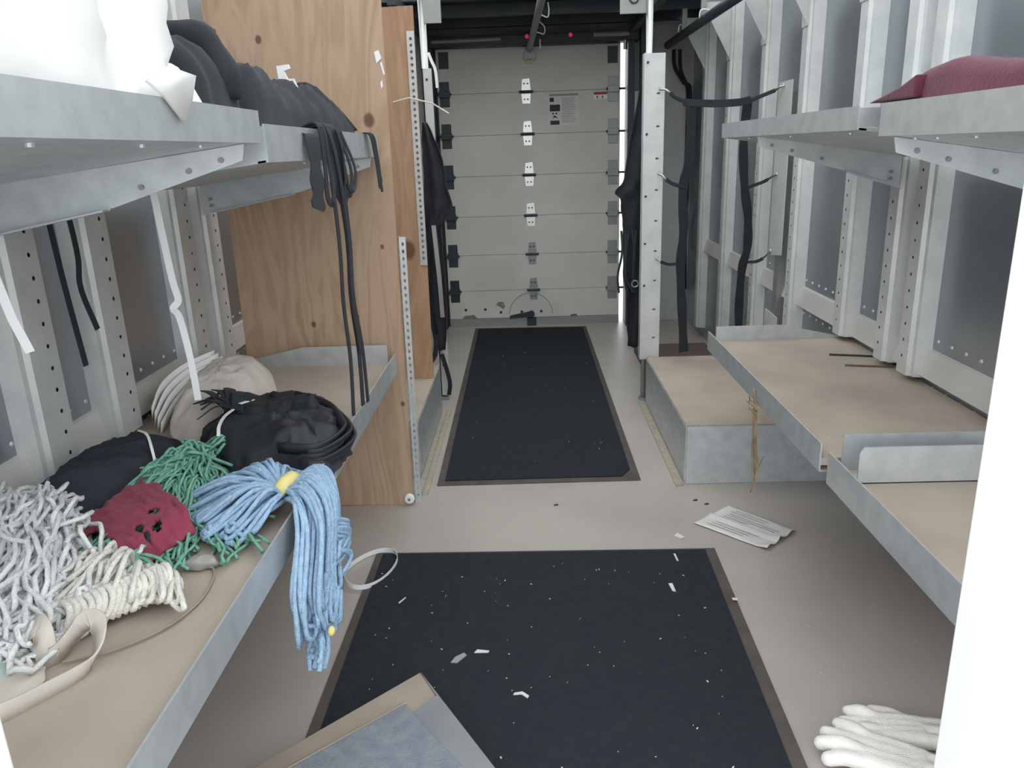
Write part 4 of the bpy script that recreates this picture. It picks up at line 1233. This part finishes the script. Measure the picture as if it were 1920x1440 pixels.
t = thing('black_garment', 'folded black garment on left upper shelf, next to the white bag', 'clothing', (-0.65, 1.6, 1.32))
part('cloth', heap([(-0.97, 1.32), (-0.98, 1.42), (-0.95, 1.485), (-0.75, 1.492), (-0.56, 1.492), (-0.508, 1.47), (-0.505, 1.36), (-0.53, 1.305), (-0.75, 1.30)], DECK_UP, lambda x, y, t: 0.155 + 0.05 * (-0.5 - x) + 0.012 * math.sin(y * 60), 31.0, p=6.0, q=0.4, fold=0.02, ff=(3, 14), edge=0.004), BLACKF, t, smooth=True)
part('rolled_edge', MB().tube(spline([(-0.93, 1.45, 1.47), (-0.75, 1.45, 1.50), (-0.60, 1.45, 1.51), (-0.535, 1.44, 1.475), (-0.520, 1.44, 1.40)], 24), [0.028 + 0.005 * math.sin(i) for i in range(24)], 10), BLACKF, t, smooth=True)
t = thing('black_apron_heap', 'slumped black aprons at the end of left upper shelf, strings trailing', 'clothing', (-0.62, 2.1, 1.32))
part('cloth', heap([(-0.90, 1.60), (-0.95, 2.2), (-0.86, 2.50), (-0.64, 2.62), (-0.53, 2.57), (-0.505, 2.30), (-0.505, 2.0), (-0.505, 1.75), (-0.51, 1.57), (-0.56, 1.54), (-0.76, 1.545)], DECK_FAR, lambda x, y, t: 0.185 - 0.03 * max(0.0, min(1.0, (y - 1.7) / 0.2)) + 0.015 * math.sin(y * 13) - 0.05 * max(0, y - 2.34) / 0.25 + 0.03 * (-0.5 - x), 44.0, p=5.0, q=0.42, fold=0.028, ff=(6, 8), edge=0.004), BLACKF, t, smooth=True)
part('corner_fold', MB().prism([(-0.56, 2.12, 1.40), (-0.58, 2.20, 1.492), (-0.57, 2.27, 1.485), (-0.53, 2.40, 1.42), (-0.515, 2.52, 1.372)], (-0.03, 0.01, 0)), BLACKF, t, bevel=0.004)


def hang(pts, w, n=26, m=BLACKF, wd=(0.25, 1, 0)):
    return MB().ribbon(spline(pts, n), w, 0.003, wd)


part('apron_flap', MB().add(*(lambda b: (b.v, b.f))(hang([(-0.515, 1.80, 1.34), (-0.478, 1.80, 1.345), (-0.470, 1.79, 1.28), (-0.468, 1.78, 1.22), (-0.468, 1.77, 1.185)], [0.05 + 0.01 * math.sin(i * 0.9) for i in range(26)]))), BLACKF, t)
for i, (y0, y1, y2, zb_, w) in enumerate(((1.90, 1.90, 1.885, 0.655, 0.015), (1.945, 1.97, 1.985, 0.650, 0.018), (1.97, 1.98, 2.03, 0.645, 0.014), (1.93, 1.955, 1.975, 0.90, 0.014))):
    x = -0.462 + 0.004 * i
    part('apron_string', hang([(-0.52, y0, 1.365), (-0.476, y0, 1.37), (x - 0.004, y0, 1.29), (x, y1 + 0.01, 1.1), (x, y1 - 0.008, 0.95), (x + 0.002, (y1 + y2) / 2 + 0.008, 0.80), (x, y2, zb_)], w, 40), BLACKF, t)
for i, (ya, yb_, z1, w) in enumerate(((1.86, 1.90, 1.19, 0.016), (1.93, 2.02, 1.185, 0.014), (1.98, 2.07, 1.20, 0.012), (2.0, 2.10, 1.21, 0.010))):
    x = -0.465 + 0.004 * i
    part('string_loop', hang([(-0.52, ya, 1.36), (-0.474, ya, 1.37), (x, ya - 0.004, 1.28), (x, (ya + yb_) / 2 - 0.03, z1 + 0.02), (x + 0.004, (ya + yb_) / 2, z1), (x + 0.004, yb_, z1 + 0.03), (x, yb_ + 0.01, 1.28), (-0.474, yb_ - 0.02, 1.36)], w, 40), BLACKF, t)
part('gathered_straps', drape([(1.36, -0.50, -0.455), (1.29, -0.485, -0.445), (1.22, -0.478, -0.45), (1.19, -0.468, -0.455)], 1.96, 0.02, 3.0, nz=24), BLACKF, t, smooth=True)
for y, z1 in ((2.50, 1.20), (2.525, 1.215), (2.54, 1.185), (2.515, 1.195)):
    part('short_string', hang([(-0.54, 2.46, 1.345), (-0.478, y - 0.03, 1.362), (-0.468, y, 1.30), (-0.46, y + 0.01 * (z1 - 1.2) * 50, z1)], 0.012, 16), BLACKF, t)
solo('white_hook', MB().prism([(-0.60, 2.03, 1.44), (-0.605, 2.03, 1.515), (-0.575, 2.03, 1.518), (-0.572, 2.03, 1.508), (-0.588, 2.03, 1.503), (-0.58, 2.03, 1.485), (-0.565, 2.03, 1.485), (-0.55, 2.03, 1.44)], (0, 0.008, 0)), WHITEP,
     'jagged white plastic piece standing behind the black aprons', 'plastic', (-0.58, 2.03, 1.46))

# ------------------------------------------------------------------ right upper shelf: burgundy cloth
t = thing('burgundy_blanket', 'dark burgundy towelling blanket on the right upper shelf', 'blanket', (0.85, 1.2, 1.31))
part('cloth', heap([(1.05, 0.80), (1.08, 1.2), (1.06, 1.48), (0.92, 1.545), (0.78, 1.55), (0.715, 1.545), (0.700, 1.48), (0.698, 1.2), (0.698, 0.95), (0.72, 0.80), (0.88, 0.76)], DECK_R,
                    lambda x, y, t: 0.112 - 0.10 * max(0, 1.40 - y), 61.0, p=13.0, q=0.34, fold=0.012, ff=(4, 5), rough=0.003, edge=0.003), BURGD, t, smooth=True)
part('trailing_corner', MB().prism([(0.69, 1.47, 1.365), (0.69, 1.47, 1.405), (0.69, 1.53, 1.388), (0.69, 1.60, 1.376), (0.69, 1.665, 1.366)], (0.16, 0.02, 0)), BURGD, t, smooth=False, bevel=0.004)

# dry straw stuck at the shelf edge, twigs on the board
_s = MB()
for k in range(7):
    x = 0.672
    _s.tube(spline([(x, 2.22 + U(-0.02, 0.03), 0.56 + U(-0.02, 0.03)), (x - 0.004, 2.20 + U(-0.02, 0.02), 0.47), (x + U(-0.004, 0.01), 2.195 + U(-0.015, 0.02), 0.36 + U(-0.05, 0.05)), (x + U(-0.01, 0.02), 2.19 + U(-0.03, 0.03), 0.27 + U(-0.02, 0.15))], 12), 0.0018, 5)
for k in range(6):
    _s.tube([(0.672, 2.20, 0.53), (0.66, 2.20 + U(-0.06, 0.07), 0.53 + U(-0.02, 0.05)), (0.655, 2.20 + U(-0.09, 0.09), 0.53 + U(-0.05, 0.05))], 0.0015, 5)
solo('dry_grass', _s, STRAW, 'wisp of dry grass hanging from the right lower shelf edge', 'grass', (0.67, 2.2, 0.45))
solo('thin_rod', MB().tube([(1.045, 2.640, 0.5785), (1.19, 2.60, 0.5785)], 0.0035, 6), DARKM, 'thin dark rod on the right shelf board, the farther of two', 'rod', (1.1, 2.6, 0.575))
solo('thin_rod', MB().tube([(1.045, 2.50, 0.5785), (1.19, 2.465, 0.5785)], 0.0035, 6), BROWN, 'thin brown rod on the right shelf board, the nearer of two', 'rod', (1.1, 2.5, 0.575))

# ------------------------------------------------------------------ hanging cloth at the posts, webbing ladder
t = thing('black_curtain', 'black cloth hanging beyond the right post beside the door gap', 'curtain', (0.55, 4.3, 1.0))
part('cloth', drape([(1.63, 0.615, 0.665), (1.42, 0.575, 0.67), (1.25, 0.545, 0.67), (1.12, 0.525, 0.67), (1.06, 0.48, 0.67), (1.01, 0.51, 0.665), (0.85, 0.525, 0.66), (0.65, 0.53, 0.655), (0.50, 0.545, 0.65), (0.20, 0.56, 0.64)], 4.30, 0.03, 5.0, thick=0.03), BLACKF, t, smooth=True)
part('hanging_cord', MB().tube([(0.63, 4.30, 2.158), (0.64, 4.30, 1.60)], 0.008, 6), BLACKF, t)
for k in range(6):
    x = 0.51 + 0.02 * k
    part('tangled_strap', MB().ribbon(spline([(x, 4.275, 0.86), (x + U(-0.02, 0.02), 4.265, 0.74), (x + U(-0.02, 0.02), 4.262, 0.62), (x + U(-0.02, 0.03), 4.268, 0.52)], 14), 0.012, 0.003, (1, 0.2, 0)), DARKM, t)
part('buckle', MB().tube([(0.585 + 0.018 * math.cos(a), 4.255, 0.57 + 0.018 * math.sin(a)) for a in [i * math.pi / 6 for i in range(13)]], 0.004, 6), CHROME, t)

t = thing('black_coat', 'black garment hanging on the left post, sleeve pointing to the door', 'clothing', (-0.45, 3.98, 1.0))
part('cloth', drape([(1.44, -0.50, -0.478), (1.32, -0.505, -0.425), (1.22, -0.505, -0.405), (1.12, -0.51, -0.392), (1.05, -0.515, -0.375), (1.0, -0.52, -0.40), (0.93, -0.53, -0.435), (0.78, -0.53, -0.432), (0.60, -0.535, -0.43), (0.45, -0.52, -0.435), (0.30, -0.50, -0.45)], 3.955, 0.025, 9.0, thick=0.03), BLACKF, t, smooth=True)
part('grey_lining', MB().ribbon(spline([(-0.47, 3.935, 0.95), (-0.462, 3.93, 0.80), (-0.455, 3.93, 0.65), (-0.452, 3.935, 0.48)], 14), 0.022, 0.003, (1, 0.1, 0)), GREYM, t)
t = thing('strap_loop', 'black webbing loop with orange tag at the foot of left post', 'strap', (-0.53, 3.85, 0.5))
part('webbing', MB().ribbon(spline([(-0.545, 3.88, 0.70), (-0.565, 3.87, 0.56), (-0.572, 3.87, 0.42), (-0.555, 3.87, 0.31), (-0.525, 3.87, 0.262), (-0.495, 3.88, 0.30), (-0.485, 3.89, 0.40)], 34), 0.026, 0.004, (1, 0, 0.4)), BLACKF, t)
part('orange_tag', MB().prism([(-0.525, 3.862, 0.49), (-0.508, 3.862, 0.50), (-0.505, 3.862, 0.40), (-0.52, 3.862, 0.415)], (0, 0.003, 0)), ORANGE, t)
part('trailing_end', MB().ribbon(spline([(-0.47, 3.95, 0.28), (-0.445, 3.95, 0.18), (-0.435, 3.95, 0.11), (-0.445, 3.96, 0.05)], 14), 0.022, 0.004, (1, 0, 0.2)), BLACKF, t)

t = thing('webbing_ladder', 'black webbing net frame strung between the right post and wall', 'net', (0.9, 3.85, 1.0))
yN = 3.86


def webbing(name, pts, w, wd, n=30):
    return part(name, MB().ribbon(spline(pts, n), w, 0.006, wd), BLACKF, t)


webbing('top_strap', [(0.745, yN, 1.487), (0.80, yN, 1.482), (0.90, yN, 1.476), (1.0, yN, 1.478), (1.06, yN, 1.487)], 0.034, (0, 0.3, 1))
webbing('side_strap', [(0.782, yN, 1.48), (0.785, yN, 1.33), (0.775, yN, 1.2), (0.755, yN, 1.08), (0.765, yN, 0.9), (0.755, yN, 0.72), (0.77, yN, 0.5), (0.785, yN, 0.28)], [0.045 + 0.004 * math.sin(i) for i in range(40)], (1, 0.2, 0), 40)
webbing('side_strap', [(1.045, yN, 1.48), (1.035, yN, 1.3), (1.05, yN, 1.1), (1.075, yN, 0.95), (1.08, yN, 0.80), (1.06, yN, 0.70), (1.055, yN, 0.5), (1.065, yN, 0.3)], [0.042 + 0.004 * math.sin(i) for i in range(40)], (1, 0.2, 0), 40)
webbing('hook_strap', [(0.76, yN, 1.485), (0.70, yN - 0.02, 1.51), (0.68, yN - 0.02, 1.53)], 0.016, (0, 0.3, 1), 8)
webbing('hook_strap', [(0.76, yN, 1.10), (0.70, yN - 0.02, 1.12), (0.67, yN - 0.02, 1.14)], 0.016, (0, 0.3, 1), 8)
webbing('hook_strap', [(0.755, yN, 0.735), (0.70, yN, 0.73), (0.655, yN - 0.01, 0.745)], 0.014, (0, 0.3, 1), 8)
webbing('hook_strap', [(1.06, yN, 1.485), (1.10, yN - 0.1, 1.505), (1.12, yN - 0.16, 1.515)], 0.016, (0, 0.3, 1), 8)
webbing('hook_strap', [(1.07, yN, 1.09), (1.11, yN - 0.08, 1.115), (1.125, yN - 0.12, 1.13)], 0.014, (0, 0.3, 1), 8)
webbing('hook_strap', [(1.085, yN, 0.73), (1.11, yN - 0.06, 0.74), (1.13, yN - 0.10, 0.76)], 0.014, (0, 0.3, 1), 8)
for a, b in (((0.68, yN - 0.02, 1.53), (0.64, 3.893, 1.548)), ((0.67, yN - 0.02, 1.14), (0.64, 3.893, 1.165)), ((0.655, yN - 0.01, 0.745), (0.64, 3.893, 0.752)),
             ((1.12, yN - 0.16, 1.515), (1.146, 3.66, 1.53)), ((1.125, yN - 0.12, 1.13), (1.146, 3.68, 1.15)), ((1.13, yN - 0.10, 0.76), (1.146, 3.70, 0.80))):
    a, b = Vector(a), Vector(b)
    m_ = (a + b) / 2 + Vector((0, -0.012, 0.006))
    part('steel_hook', MB().tube([a, m_, b, b + Vector((0, 0.0, 0.012))], 0.005, 6), CHROME, t, smooth=True)
webbing('loose_tail', [(0.80, yN, 1.05), (0.815, yN - 0.01, 1.0), (0.805, yN, 0.9), (0.81, yN, 0.8)], 0.012, (1, 0, 0), 12)
